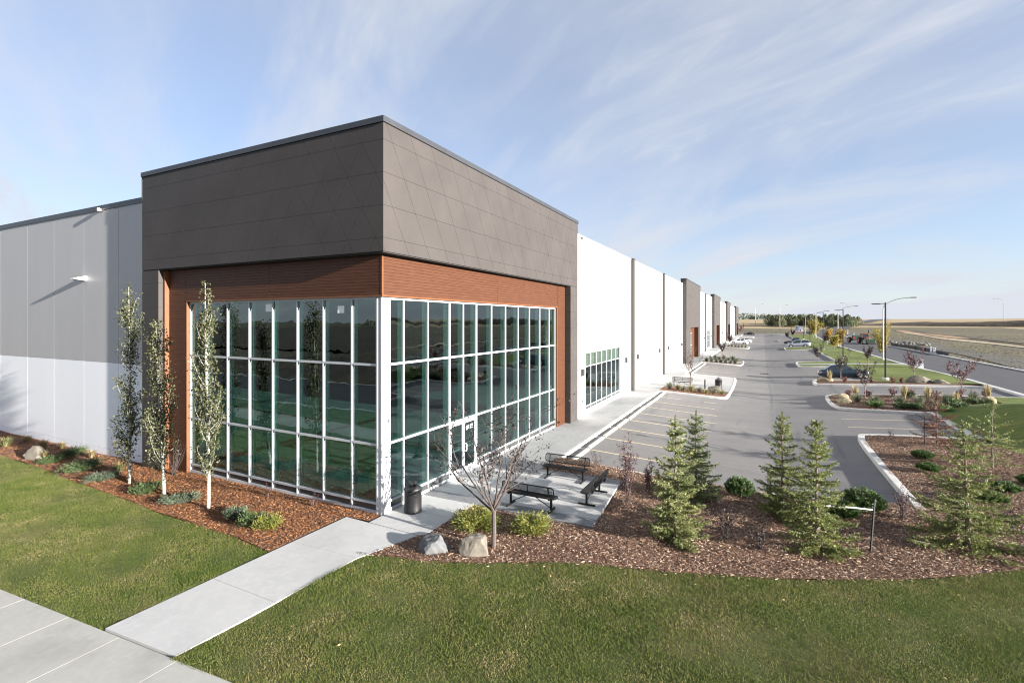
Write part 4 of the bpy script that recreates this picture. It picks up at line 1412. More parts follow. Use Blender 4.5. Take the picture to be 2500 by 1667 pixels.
MB().add([(-0.19, 0, -0.07), (0.19, 0, -0.07), (0.19, 0, 0.15), (-0.19, 0, 0.15), (-0.17, -0.47, -0.02), (0.17, -0.47, -0.02), (0.17, -0.47, 0.015), (-0.17, -0.47, 0.015)],
         [(0, 3, 2, 1), (4, 5, 6, 7), (0, 1, 5, 4), (1, 2, 6, 5), (2, 3, 7, 6), (3, 0, 4, 7)]).build('housing', M['fix_white'], t)
MB().add([(-0.16, -0.04, -0.09), (0.16, -0.04, -0.09), (0.16, -0.04, -0.06), (-0.16, -0.04, -0.06), (-0.15, -0.40, -0.05), (0.15, -0.40, -0.05), (0.15, -0.40, -0.02), (-0.15, -0.40, -0.02)],
         [(0, 3, 2, 1), (4, 5, 6, 7), (0, 1, 5, 4), (1, 2, 6, 5), (2, 3, 7, 6), (3, 0, 4, 7)]).build('lens', M['fix_dark'], t)

# ================================================================== STREET FURNITURE
def wheel_stop():
    mb = MB()
    L_ = 1.22
    vs = []
    for x in (-L_, -L_ + 0.04, L_ - 0.04, L_):
        k = 0.03 if abs(x) == L_ else 0.0
        for (u, z) in ((-0.09, 0), (-0.09, 0.05), (-0.06 + k * 0.3, 0.115 - k), (0.06 - k * 0.3, 0.115 - k), (0.09, 0.05), (0.09, 0)):
            vs.append((u, x, z))
    fs = [tuple(range(6)), tuple(range(23, 17, -1))]
    for r in range(3):
        for i in range(5):
            fs.append((r * 6 + i, r * 6 + i + 1, r * 6 + 7 + i, r * 6 + 6 + i))
    mb.add(vs, fs)
    return mb.mesh('wheel_stop', M['stop'])
ws_me = wheel_stop()
ws_names = ['nearest the patio, beside its mulch strip', 'second from the patio mulch strip', 'third from the patio mulch strip', 'fourth from the patio mulch strip',
            'fifth from the patio mulch strip', 'sixth from the patio mulch strip', 'seventh from the patio mulch strip', 'eighth from the patio mulch strip', 'touching the bench island']
for k in range(9):
    y = 9.98 + 2.715 * k
    o = link('wheel_stop', ws_me, None, (3.15 + random.uniform(-0.03, 0.03), y, lot_z(3.15, y)))
    o.rotation_euler = (0, 0, R(random.uniform(-0.7, 0.7)))
    tag(o, 'white concrete wheel stop ' + ws_names[k], 'wheel stop', 'wheel stops along the sidewalk kerb')
for k in range(6):
    y = 51.8 + 2.72 * k
    o = link('wheel_stop', ws_me, None, (3.2, y, lot_z(3.2, y)))
    tag(o, ORD[k] + ' small wheel stop behind the bench island, counted from it', 'wheel stop', 'wheel stops along the sidewalk kerb')

# --- benches: perforated seat and back in a bent tube frame on two pedestals
def bench():
    t = thing('bench', 'x', 'bench', (0, 0, 0), 0, 'black perforated metal benches')
    def rounded(hw_, hd, rr, f):
        pts = []
        for cx_, cy_, a0 in ((hw_ - rr, hd - rr, 0), (-hw_ + rr, hd - rr, 90), (-hw_ + rr, -hd + rr, 180), (hw_ - rr, -hd + rr, 270)):
            for a in range(0, 91, 18):
                pts.append(f(cx_ + rr * math.cos(R(a0 + a)), cy_ + rr * math.sin(R(a0 + a))))
        pts.append(pts[0])
        return pts
    fs_ = lambda u, v: (u, 0.06 + v, 0.45)
    s = MB().tube(rounded(0.915, 0.17, 0.10, fs_), 0.022, 8, caps=False)
    seat = s.build('seat', M['blackmetal'], t, smooth=True)
    g = MB()
    for i in range(13):
        v = -0.14 + 0.28 * i / 12
        g.box((-0.86, 0.06 + v - 0.006, 0.452), (0.86, 0.06 + v + 0.006, 0.460))
    for i in range(46):
        u = -0.86 + 1.72 * i / 45
        g.box((u - 0.006, -0.09, 0.446), (u + 0.006, 0.21, 0.454))
    g.build('mesh_panel', M['blackmetal'], seat)['kind'] = 'stuff'
    box_obj('seat_rib', (-0.02, -0.10, 0.425), (0.02, 0.22, 0.445), M['blackmetal'], seat)
    fb = lambda u, v: (u, -0.20 - v * 0.16, 0.70 + v)
    s = MB().tube(rounded(0.915, 0.145, 0.09, fb), 0.020, 8, caps=False)
    back = s.build('backrest', M['blackmetal'], t, smooth=True)
    g = MB()
    for i in range(11):
        v = -0.125 + 0.25 * i / 10
        p = fb(0, v)
        g.box((-0.87, p[1] - 0.003, p[2] - 0.0045), (0.87, p[1] + 0.003, p[2] + 0.0045))
    for i in range(46):
        u = -0.87 + 1.74 * i / 45
        g.tube([fb(u, -0.13), fb(u, 0.13)], 0.0045, 4)
    g.build('mesh_panel', M['blackmetal'], back)['kind'] = 'stuff'
    MB().tube([fb(0, -0.14), fb(0, 0.14)], 0.012, 6).build('back_rib', M['blackmetal'], back)
    for sx in (-0.73, 0.73):
        l = MB().box((sx - 0.03, 0.03, 0.03), (sx + 0.03, 0.09, 0.44))
        lg = l.build('leg', M['blackmetal'], t)
        MB().cbox((sx - 0.032, -0.24, 0.0), (sx + 0.032, 0.36, 0.055), 0.012).build('foot', M['blackmetal'], lg)
        MB().box((sx - 0.025, -0.16, 0.405), (sx + 0.025, 0.20, 0.432)).build('cross_bar', M['blackmetal'], lg)
        MB().tube([(sx, 0.05, 0.405), (sx, -0.10, 0.41), (sx, -0.155, 0.45), (sx, -0.175, 0.56), fb(sx, 0.13)], 0.026, 8).build('back_support', M['blackmetal'], lg)
        MB().tube([(sx * 0.97, 0.06, 0.10), (sx * 0.12, 0.06, 0.42)], 0.014, 6).build('brace', M['blackmetal'], t)
    return t
b0 = bench()
bl = [((3.98, 2.62, 0.003), 0, 'black metal bench on the patio edge, back turned to the gold junipers'),
      ((3.95, 6.02, 0.003), 180, 'black metal bench on the patio in front of the parking stall mulch strip'),
      ((5.62, 4.45, 0.003), 90, 'black metal bench facing the glass building from the patio outer edge'),
      ((4.0, 37.15, Tf(4.0, 37.1, 0.014)), 180, 'distant black bench beside the bare tree on the parking island')]
for i, (lc, rz, lab) in enumerate(bl):
    o = b0 if i == 0 else copy_tree(b0)
    o.location = lc
    o.rotation_euler = (0, 0, R(rz))
    o['label'] = lab
bpy.context.view_layer.update()

# --- litter bins: perforated drum, spun lid and rain bonnet on three struts
def litter_bin():
    t = thing('litter_bin', 'x', 'litter bin', (0, 0, 0), 0, 'round dark metal litter bins')
    drum = MB().lathe([(0.27, 0.0), (0.285, 0.02), (0.285, 0.05), (0.278, 0.06), (0.278, 0.70), (0.287, 0.71), (0.287, 0.745)], 36).build('drum', M['bin'], t, smooth=True)
    holes = MB()
    for i in range(60):
        for k in range(12):
            a = 2 * math.pi * (i + 0.5 * (k % 2)) / 60
            z = 0.10 + k * 0.052
            c, s = math.cos(a), math.sin(a)
            r = 0.2795
            p = (r * c, r * s)
            tx, ty = -s * 0.006, c * 0.006
            holes.add([(p[0], p[1], z - 0.014), (p[0] + tx, p[1] + ty, z), (p[0], p[1], z + 0.014), (p[0] - tx, p[1] - ty, z)], [(0, 1, 2, 3)])
    holes.build('perforation', M['bin_lid'], drum)['kind'] = 'stuff'
    lid = MB().lathe([(0.290, 0.735), (0.290, 0.755), (0.27, 0.785), (0.20, 0.83), (0.135, 0.845), (0.125, 0.845), (0.12, 0.80)], 36).build('lid', M['bin_lid'], t, smooth=True)
    MB().lathe([(0.121, 0.815), (0.01, 0.815)], 24).build('opening', M['rubber'], lid)
    bon = MB().lathe([(0.02, 0.99), (0.165, 0.955), (0.170, 0.95), (0.165, 0.935), (0.02, 0.95)], 32).build('bonnet', M['bin_lid'], t, smooth=True)
    for a in (30, 150, 270):
        MB().tube([(0.135 * math.cos(R(a)), 0.135 * math.sin(R(a)), 0.83), (0.14 * math.cos(R(a)), 0.14 * math.sin(R(a)), 0.95)], 0.008, 6).build('strut', M['blackmetal'], bon)
    return t
lb = litter_bin()
lb.location = (0.72, 0.66, 0.003)
lb['label'] = 'dark perforated litter bin with bonnet beside the glazed building corner'
lb2 = copy_tree(lb)
lb2.location = (7.05, 39.2, Tf(7.05, 39.2, 0.014))
lb2.scale = (1.15, 1.15, 1)
lb2['label'] = 'distant dark litter bin on the concrete pad of the bench island'
t = thing('bike_rack', 'thin black bicycle hoop standing on the concrete pad near the distant bench', 'bike rack', (5.98, 37.6, Tf(5.98, 37.6, 0.014)))
MB().tube([(0, -0.33, 0)] + [(0, -0.33 * math.cos(R(a)), 0.52 + 0.33 * math.sin(R(a))) for a in range(0, 181, 15)] + [(0, 0.33, 0)], 0.03, 8).build('hoop', M['blackmetal'], t)
MB().box((-0.06, -0.42, 0), (0.06, 0.42, 0.012)).build('base_plate', M['blackmetal'], t)

# --- lamp posts
def lot_lamp():
    t = thing('parking_lamp', 'x', 'lamp post', (0, 0, 0), 0, 'black parking lot lamp posts')
    MB().lathe([(0.30, -0.3), (0.30, 0.10), (0.27, 0.13)], 20).build('footing', M['kerb'], t)
    MB().tube([(0, 0, 0.1), (0, 0, 7.75)], [0.085, 0.068], 10).build('pole', M['lamp_black'], t)
    hd = MB().box((-0.50, -0.03, 7.60), (0, 0.03, 7.66)).box((-1.15, -0.16, 7.57), (-0.45, 0.16, 7.65)).build('lamp_head', M['lamp_black'], t)
    MB().box((-1.10, -0.12, 7.560), (-0.52, 0.12, 7.569)).build('lens', M['lens'], hd)
    return t
ll0 = lot_lamp()
for i, (x, y, lab) in enumerate([(21.95, 49.9, 'tall black lamp post on the verge beside the navy sedan'), (22.3, 82.6, 'black lamp post on the verge, second from the driveway'),
                                 (21.9, 107.7, 'black lamp post, third from the driveway, before the parked van'), (21.9, 139.4, 'black lamp post rising behind the silver van'),
                                 (22.6, 174.7, 'black lamp post rising behind the dark pickup, near the sign'), (22.8, 252, 'farthest thin black lamp post at the end of the parking lot')]):
    o = ll0 if i == 0 else copy_tree(ll0)
    o.location = (x, y, Tf(x, y, 0.02))
    o['label'] = lab
def street_lamp():
    t = thing('street_lamp', 'x', 'street lamp', (0, 0, 0), 0, 'pale street lamps along the road')
    MB().tube([(0, 0, 0), (0, 0, 0.3), (0, 0, 7.4)], [0.15, 0.10, 0.075], 10).build('pole', M['galv'], t)
    pts = [(0, 0, 7.35)] + [(3.1 * (1 - math.cos(R(a))) , 0, 7.4 + 1.75 * math.sin(R(a))) for a in range(10, 85, 10)] + [(3.3, 0, 9.18)]
    MB().tube(pts, [0.07] * 3 + [0.05] * (len(pts) - 3), 8).build('arm', M['galv'], t)
    MB().cbox((3.2, -0.13, 9.10), (3.95, 0.13, 9.24), 0.03).build('lamp_head', M['fix'], t)
    return t
sl0 = street_lamp()
sl = [(26.78, 78.4, 0, 1, 'grey street lamp with a curved arm right behind the tall black lamp post'),
      (26.3, 124.0, 0, 1, 'pale street lamp with curved arm behind the second black lamp post'),
      (26.9, 184.7, 0, 1, 'pale street lamp with curved arm beside the yellow trees'),
      (29.0, 262, 0, 1, 'pale street lamp with curved arm beside the leasing sign'),
      (56.8, 435, 180, 1.35, 'pale street lamp on the far bend, arm pointing to the buildings'),
      (79.3, 520, 180, 2.0, 'far tall pale mast lamp at the edge of the dark wood'),
      (22.9, 433, 20, 1.9, 'far tall pale mast lamp standing before the wood'),
      (5.4, 443, 20, 2.0, 'far tall pale mast lamp before the tan hill beyond the warehouse'),
      (185.8, 529, 180, 2.1, 'far tall pale mast lamp alone on the dark soil bank')]
for i, (x, y, rz, s, lab) in enumerate(sl):
    o = sl0 if i == 0 else copy_tree(sl0)
    o.location = (x, y, max(Tf(x, min(y, 200), 0.0), float(terrain_z(x, y)) if y > 262 or x > 39 else -9))
    o.rotation_euler = (0, 0, R(rz))
    o.scale = (s, s, s)
    if s > 1:
        o.scale = (s * 0.8, s * 0.8, s)
    o['label'] = lab

# ================================================================== VEHICLES
def loft(rings):
    n = len(rings[0])
    mb = MB()
    for r in rings:
        mb.v += r
    for i in range(len(rings) - 1):
        for k in range(n):
            a = i * n + k
            b = i * n + (k + 1) % n
            mb.f.append((a, b, b + n, a + n))
    mb.f.append(tuple(range(n - 1, -1, -1)))
    mb.f.append(tuple((len(rings) - 1) * n + k for k in range(n)))
    return mb
def car(label, cat, name, paint, L_, Wd, H_, style, loc, rz, group='cars parked in the lot'):
    """x forward; wheels on z=0"""
    t = thing(name, label, cat, loc, R(rz), group)
    hw_ = Wd / 2
    belt = {'sedan': 0.92, 'van': 1.02, 'pickup': 1.05}[style]
    if style == 'sedan':
        body = [(-0.50, 0.34, 0.60, .72), (-0.485, 0.25, 0.80, .93), (-0.40, 0.19, 0.90, 1), (-0.25, 0.18, 0.94, 1), (0.0, 0.18, 0.92, 1), (0.20, 0.18, 0.90, 1), (0.36, 0.19, 0.80, .98), (0.46, 0.22, 0.68, .90), (0.50, 0.32, 0.56, .70)]
        top = [(-0.36, -0.225), (-0.20, -0.14), (0.02, 0.05), (0.24, 0.08)]
        cab = (-0.37, -0.215, 0.04, 0.235)
    elif style == 'van':
        body = [(-0.50, 0.36, 0.80, .82), (-0.488, 0.25, 1.02, .95), (-0.40, 0.20, 1.06, 1), (-0.1, 0.20, 1.03, 1), (0.15, 0.20, 0.99, 1), (0.30, 0.20, 0.93, .99), (0.42, 0.22, 0.82, .93), (0.475, 0.26, 0.70, .84), (0.50, 0.36, 0.56, .68)]
        cab = (-0.485, -0.43, 0.10, 0.31)
    else:
        body = [(-0.50, 0.42, 0.95, .95), (-0.495, 0.38, 1.05, .97), (-0.20, 0.33, 1.06, 1), (0.05, 0.33, 1.06, 1), (0.22, 0.33, 1.06, 1), (0.34, 0.34, 1.04, 1), (0.46, 0.36, 0.98, .96), (0.50, 0.45, 0.80, .86)]
        cab = (-0.165, -0.13, 0.10, 0.225)
    rings = []
    for fx, zb, zt, w in body:
        x = fx * L_
        ww = hw_ * w
        rings.append([(x, -ww * 0.86, zb), (x, -ww * 0.98, zb + 0.10), (x, -ww, (zb + zt) / 2), (x, -ww * 0.97, zt - 0.08), (x, -ww * 0.86, zt), (x, 0, zt + 0.025),
                      (x, ww * 0.86, zt), (x, ww * 0.97, zt - 0.08), (x, ww, (zb + zt) / 2), (x, ww * 0.98, zb + 0.10), (x, ww * 0.86, zb)])
    bo = loft(rings).build('body', paint, t, smooth=True)
    # cabin
    x0, x1, x2, x3 = [c * L_ for c in cab]
    zb = belt - 0.04
    rw, bw = hw_ * 0.70, hw_ * 0.90
    def ring(x, z, w):
        return [(x, -w, z), (x, w, z)]
    cabv = [(x0, -bw * 0.92, zb), (x0, bw * 0.92, zb), (x3, bw * 0.92, zb - 0.02), (x3, -bw * 0.92, zb - 0.02),
            (x1, -rw, H_ - 0.03), (x1, rw, H_ - 0.03), (x2, rw, H_ - 0.02), (x2, -rw, H_ - 0.02), ((x1 + x2) / 2, -rw * 1.02, H_), ((x1 + x2) / 2, rw * 1.02, H_),
            ((x0 + x3) / 2, -bw, zb), ((x0 + x3) / 2, bw, zb)]
    cb = MB().add(cabv, [(4, 8, 9, 5), (8, 7, 6, 9), (0, 4, 5, 1), (2, 6, 7, 3), (0, 10, 8, 4), (10, 3, 7, 8), (1, 5, 9, 11), (11, 9, 6, 2)])
    ro = cb.build('cabin', paint, t)
    # windows, set 4 mm proud of the cabin faces
    def win(nm, q, off):
        q = [Vector(p) for p in q]
        c = sum(q, Vector()) / len(q)
        q2 = [c + (p - c) * s for p, s in zip(q, [0.90] * len(q))]
        o2 = Vector(off)
        MB().add([tuple(p + o2) for p in q2] + [tuple(p + o2 * 0.2) for p in q2], [(0, 1, 2, 3), (0, 4, 5, 1), (1, 5, 6, 2), (2, 6, 7, 3), (3, 7, 4, 0)]).build(nm, M['carglass'], t)
    cv = [Vector(p) for p in cabv]
    win('windscreen', [cv[2], cv[6], cv[7], cv[3]], (0.008, 0, 0.008))
    win('rear_window', [cv[0], cv[4], cv[5], cv[1]], (-0.008, 0, 0.008))
    for s in (0, 1):
        if s == 0:
            A, B, C_, D, m1, m2 = cv[0], cv[3], cv[7], cv[4], cv[10], cv[8]
            of = (0, -0.010, 0.003)
        else:
            A, B, C_, D, m1, m2 = cv[1], cv[2], cv[6], cv[5], cv[11], cv[9]
            of = (0, 0.010, 0.003)
        win('side_window', [A, D, m2, m1], of)
        win('side_window', [m1, m2, C_, B], of)
        y = -bw * 0.98 if s == 0 else bw * 0.98
        MB().cbox((x3 - 0.42, y - 0.07, zb + 0.02), (x3 - 0.28, y + 0.07, zb + 0.14), 0.03).build('mirror', paint, t)
    wr = {'sedan': 0.325, 'van': 0.34, 'pickup': 0.39}[style]
    for fx in (-0.29, 0.31):
        for sy in (-1, 1):
            y = sy * (hw_ - 0.10)
            ar = MB().disc_y((fx * L_, sy * (hw_ - 0.115), wr + 0.03), wr + 0.07, 0.25, 20).build('wheel_arch', M['rubber'], t)
            ty = MB().disc_y((fx * L_, y, wr), wr, 0.23, 22).build('tyre', M['rubber'], t)
            rm = MB().disc_y((fx * L_, sy * (hw_ + 0.016), wr), wr * 0.66, 0.02, 18)
            rm.build('rim', M['rim'], ty)
    for sy in (-1, 1):
        fr, re = body[-2], body[1]
        MB().cbox((fr[0] * L_ - 0.10, sy * hw_ * 0.62 - 0.16, fr[2] - 0.16), (fr[0] * L_ + 0.06, sy * hw_ * 0.62 + 0.16, fr[2] - 0.02), 0.02).build('headlight', M['lens'], t)
        MB().cbox((re[0] * L_ - 0.035, sy * hw_ * 0.76 - 0.15, re[2] - 0.26), (re[0] * L_ + 0.10, sy * hw_ * 0.76 + 0.15, re[2] - 0.06), 0.02).build('tail_light', M['red'], t)
    MB().box((body[0][0] * L_ - 0.012, -0.26, 0.60), (body[0][0] * L_ + 0.1, 0.26, 0.73)).build('number_plate', M['fix_white'], t)
    MB().box((body[0][0] * L_ - 0.03, -hw_ * 0.74, 0.40), (body[0][0] * L_ + 0.1, hw_ * 0.74, 0.52)).build('bumper', M['rubber'] if style == 'pickup' else paint, t)
    return t
def on_lot(x, y):
    return (x, y, lot_z(x, y) + 0.004)
def park(label, cat, name, paint, L_, Wd, H_, style, x, y, rz):
    t = car(label, cat, name, paint, L_, Wd, H_, style, (x, y, lot_z(x, y) + 0.0), rz)
    sl_ = math.atan2(lot_z(x + 1.3, y) - lot_z(x - 1.3, y), 2.6)
    t.rotation_euler = (0, -sl_ if abs(rz) < 90 else sl_, R(rz))
    return t
park('dark navy sedan parked nose-in to the lawn beside the tall black lamp post', 'car', 'parked_car', M['car_navy'], 4.75, 1.85, 1.42, 'sedan', 18.75, 53.3, 0)
park('silver minivan parked tail-in to the verge beyond the grass island', 'minivan', 'parked_minivan', M['car_silver'], 5.0, 1.95, 1.68, 'van', 18.4, 124.6, 180)
park('dark pickup truck parked just behind the silver minivan', 'pickup truck', 'parked_pickup', M['car_dark'], 5.7, 2.0, 1.85, 'pickup', 18.7, 139.2, 180)
park('white sedan parked nose-in to the building, nearer of the two', 'car', 'parked_car', M['car_white'], 4.7, 1.82, 1.43, 'sedan', 4.9, 141.0, 180)
park('white sedan mostly hidden behind the nearer white sedan', 'car', 'parked_car', M['car_white'], 4.7, 1.82, 1.43, 'sedan', 5.6, 152.5, 180)
park('black car far off beside the last island of the warehouse front', 'car', 'parked_car', M['car_black'], 4.7, 1.82, 1.43, 'sedan', 5.2, 243.5, 180)

# --- road maintenance tractor standing on the road
def big_wheel(t, x, y, z, r, w):
    ty = MB().disc_y((x, y, z), r, w, 22).build('tyre', M['rubber'], t)
    MB().disc_y((x, y, z), r * 0.55, w + 0.04, 16).build('rim', M['orange'], ty)
t = thing('tractor', 'orange and green tractor with raised black boom working on the road', 'tractor', (34.3, 143.0, 0.35), R(-82))
MB().cbox((-1.6, -0.45, 0.55), (1.9, 0.45, 1.05), 0.06).build('chassis', M['rubber'], t)
MB().cbox((0.55, -0.42, 1.05), (2.1, 0.42, 1.75), 0.10).build('hood', M['orange'], t)
cb = MB()
cb.add([(-1.1, -0.75, 1.05), (0.5, -0.75, 1.05), (0.5, 0.75, 1.05), (-1.1, 0.75, 1.05), (-0.95, -0.66, 2.5), (0.30, -0.66, 2.5), (0.30, 0.66, 2.5), (-0.95, 0.66, 2.5)],
       [(0, 3, 2, 1), (4, 5, 6, 7), (0, 1, 5, 4), (1, 2, 6, 5), (2, 3, 7, 6), (3, 0, 4, 7)])
cb.build('cab', M['carglass'], t)
MB().cbox((-1.1, -0.78, 2.5), (0.42, 0.78, 2.66), 0.05).build('cab_roof', M['orange'], t)
for sx in (-1.02, 0.40):
    for sy in (-0.70, 0.70):
        MB().tube([(sx, sy * 1.06, 1.05), (sx * 0.92, sy * 0.97, 2.5)], 0.05, 6).build('cab_pillar', M['orange'], t)
for sy in (-1, 1):
    big_wheel(t, -0.9, sy * 0.95, 0.85, 0.85, 0.5)
    big_wheel(t, 1.6, sy * 0.85, 0.55, 0.55, 0.38)
MB().tube([(-0.9, 0.9, 1.2), (-0.75, 1.05, 2.3), (-0.5, 1.0, 3.5)], [0.16, 0.14, 0.12], 8).build('boom', M['rubber'], t)
MB().cbox((2.1, -1.1, 0.12), (4.4, 1.1, 1.30), 0.25).build('mower_deck', M['machine_green'], t)
MB().cbox((4.4, -0.9, 0.05), (5.0, 0.9, 0.5), 0.08).build('brush_guard', M['rubber'], t)
t = thing('spray_trailer', 'dark green machine with a red tail lamp behind the tractor', 'trailer', (32.9, 149.0, 0.35), R(-78))
MB().cbox((-1.6, -1.1, 0.9), (1.6, 1.1, 2.05), 0.2).build('tank', M['machine_green'], t)
MB().cbox((-1.7, -1.0, 0.6), (1.9, 1.0, 0.9), 0.05).build('frame', M['rubber'], t)
MB().cbox((1.6, -0.95, 1.15), (1.68, -0.55, 1.6), 0.02).build('tail_lamp', M['red'], t)
for sy in (-1, 1):
    big_wheel(t, 0.0, sy * 1.25, 0.8, 0.8, 0.4)

# --- roadside odds and ends
def utility_box(name, label, cat, loc, w, h, rz=0):
    t = thing(name, label, cat, loc, R(rz))
    MB().add([(-w / 2, -w / 2, 0), (w / 2, -w / 2, 0), (w / 2, w / 2, 0), (-w / 2, w / 2, 0), (-w * .36, -w * .36, h * .92), (w * .36, -w * .36, h * .92), (w * .36, w * .36, h * .92), (-w * .36, w * .36, h * .92)],
             [(0, 3, 2, 1), (4, 5, 6, 7), (0, 1, 5, 4), (1, 2, 6, 5), (2, 3, 7, 6), (3, 0, 4, 7)]).build('pedestal', M['plastic_grey'], t)
    MB().cbox((-w * .40, -w * .40, h * .92), (w * .40, w * .40, h), 0.03).build('cap', M['plastic_grey'], t)
    MB().box((-w * .12, -w * .42, h * .66), (w * .12, -w * .37, h * .80)).build('badge', M['fix_dark'], t)
utility_box('utility_pedestal', 'pale tapered utility pedestal at the road edge of the verge', 'utility box', (28.05, 64.7, 0.44), 0.62, 1.05)
utility_box('utility_pedestal', 'thin white post across the road, nearer of the pair', 'utility post', (38.35, 101.6, 0.36), 0.42, 1.08)
utility_box('utility_pedestal', 'thin white post across the road, farther of the pair', 'utility post', (38.3, 103.4, 0.36), 0.30, 1.10)
utility_box('utility_pedestal', 'white bollard far down the road near the dark wood', 'utility post', (44.5, 252, 0.34), 0.45, 2.0)
utility_box('utility_pedestal', 'white bollard beside the road bend beyond the yellow saplings', 'utility post', (39.2, 196, 0.36), 0.35, 1.6)
t = thing('silt_fence', 'low black fabric silt fence along the far side of the road', 'fence', (0, 0, 0))
pf = [(38.7, 95.5), (38.7, 99), (38.9, 104), (39.0, 110), (39.0, 117), (38.9, 124), (38.6, 131), (38.5, 136)]
mb = MB()
for (a, b) in zip(pf, pf[1:]):
    k = random.uniform(-0.05, 0.05)
    mb.add([(a[0], a[1], 0.3), (b[0], b[1], 0.3), (b[0] + k, b[1], 0.94 + k), (a[0] + k, a[1], 0.94 + k), (a[0] + 0.05, a[1], 0.3), (b[0] + 0.05, b[1], 0.3), (b[0] + k + 0.05, b[1], 0.94 + k), (a[0] + k + 0.05, a[1], 0.94 + k)],
           [(0, 1, 2, 3), (7, 6, 5, 4), (0, 3, 7, 4), (1, 5, 6, 2), (3, 2, 6, 7)])
mb.build('fabric', M['silt'], t)
for p in pf:
    MB().box((p[0] - 0.04, p[1] - 0.04, 0.2), (p[0] + 0.02, p[1] + 0.02, 1.05)).build('post', M['silt'], t)
t = thing('leasing_sign', 'white leasing board with purple print on rusty posts beyond the cars', 'sign', (22.8, 195, 0.30), R(0))
bd = MB().box((-1.35, -0.05, 2.1), (1.35, 0.05, 4.1)).build('board', M['sign_white'], t)
for a, b, c, d in ((-1.3, -0.95, 2.25, 4.0), (-0.75, -0.55, 2.2, 4.0), (-0.35, -0.22, 2.3, 3.9), (0.0, 0.35, 2.25, 2.9)):
    MB().box((a, -0.058, c), (b, -0.05, d)).build('print_bar', M['sign_purple'], bd)
for sx in (-1.2, 1.2):
    MB().box((sx - 0.09, -0.02, -0.2), (sx + 0.09, 0.16, 4.4)).build('post', M['rust'], t)
MB().box((-1.35, -0.02, 1.55), (1.35, 0.06, 1.8)).build('crossbeam', M['rust'], t)
# tree stake with a strap
t = thing('tree_stake', 'leaning black steel stake beside the front right spruce pair', 'stake', (13.42, 4.07, Tf(13.42, 4.07)))
MB().tube([(0, 0, -0.1), (0.16, 0.36, 1.35)], 0.028, 6).build('post', M['blackmetal'], t)
MB().tube([(0.135, 0.30, 1.07), (0.105, 0.30, 1.14), (0.15, 0.34, 1.17), (0.10, 0.31, 1.22)], 0.018, 6).build('knot', M['rope'], t)
o = MB().tube([(13.54, 4.36, 0.98), (13.0, 4.15, 1.03), (12.22, 3.66, 1.12)], 0.02, 6).build('strap', M['rope'])
tag(o, 'white webbing strap tied from the leaning stake to the spruce', 'strap')
for (x, y, h, lab) in ((8.05, 6.6, 1.5, 'thin stake hidden behind the left spruce pair'), (11.05, 6.6, 1.6, 'thin dark stake at the rear spruce of the right pair'), (17.9, 18.6, 1.5, 'thin dark stake beside the dead brown spruce')):
    t = thing('tree_stake', lab, 'stake', (x, y, Tf(x, y)))
    MB().tube([(0, 0, -0.1), (0.03, 0.0, h)], 0.022, 6).build('post', M['blackmetal'], t)
    MB().tube([(0.026, 0, h - 0.22), (0.03, 0, h - 0.02)], 0.017, 6).build('cap', M['rope'], t)

# ================================================================== ROCKS
def rock(name, label, loc, sx, sy, sz, m, seed, flat=0.25):
    r = random.Random(seed)
    bm = bmesh.new()
    bmesh.ops.create_icosphere(bm, subdivisions=3, radius=1.0)
    planes = []
    for _ in range(13):
        n = Vector((r.gauss(0, 1), r.gauss(0, 1), r.gauss(0.25, 0.8))).normalized()
        planes.append((n, r.uniform(0.62, 0.90)))
    for v in bm.verts:
        p = v.co.copy()
        for n, d in planes:
            k = p.dot(n) - d
            if k > 0:
                p -= n * k * 0.93
        p += p.normalized() * 0.03 * math.sin(p.x * 9 + seed) * math.sin(p.y * 8 + p.z * 7)
        v.co = Vector((p.x * sx, p.y * sy, max(-0.12, p.z * sz)))
    me = bpy.data.meshes.new(name)
    bm.to_mesh(me)
    bm.free()
    me.materials.append(m)
    o = link(name, me, None, (loc[0], loc[1], loc[2]))
    return tag(o, label, 'rock', 'landscape boulders')
rock('boulder', 'jagged blue-grey boulder in the front mulch beside the path', (2.92, -1.25, 0.07), 0.50, 0.38, 0.38, M['rock_grey'], 5)
rock('boulder', 'pale tan boulder in the front mulch at the foot of the bare tree', (3.97, -0.90, 0.14), 0.47, 0.40, 0.50, M['rock_tan'], 9)
rock('boulder', 'greyish tan boulder in the orange mulch below the white side wall', (-18.4, -1.9, 0.06), 0.62, 0.42, 0.50, M['rock_tan'], 12)
rock('boulder', 'yellow sandstone block in front at the island tip', (16.3, 32.7, 0.05), 0.55, 0.6, 0.36, M['rock_yellow'], 21)
rock('boulder', 'rounded sandstone behind the block at the island tip', (16.5, 35.3, 0.05), 0.60, 0.55, 0.36, M['rock_yellow'], 23)
rock('boulder', 'yellow sandstone at the lawn end of the planted island', (25.0, 33.9, 0.50), 0.5, 0.5, 0.48, M['rock_yellow'], 27)
rock('boulder', 'sandstone boulder on the strip behind the navy car tail', (16.5, 47.6, 0.12), 0.75, 0.45, 0.42, M['rock_yellow'], 31)
rock('boulder', 'large pale boulder at the foot of the lamp lawn', (24.1, 47.0, 0.48), 1.15, 0.5, 0.58, M['rock_tan'], 33)
rock('boulder', 'small brown boulder right of the large pale one by the driveway', (25.6, 46.8, 0.44), 0.75, 0.4, 0.34, M['rock_tan'], 35)
rock('boulder', 'pale flat boulder on the island near the distant litter bin', (7.0, 36.3, -0.10), 0.75, 0.45, 0.42, M['rock_tan'], 37)
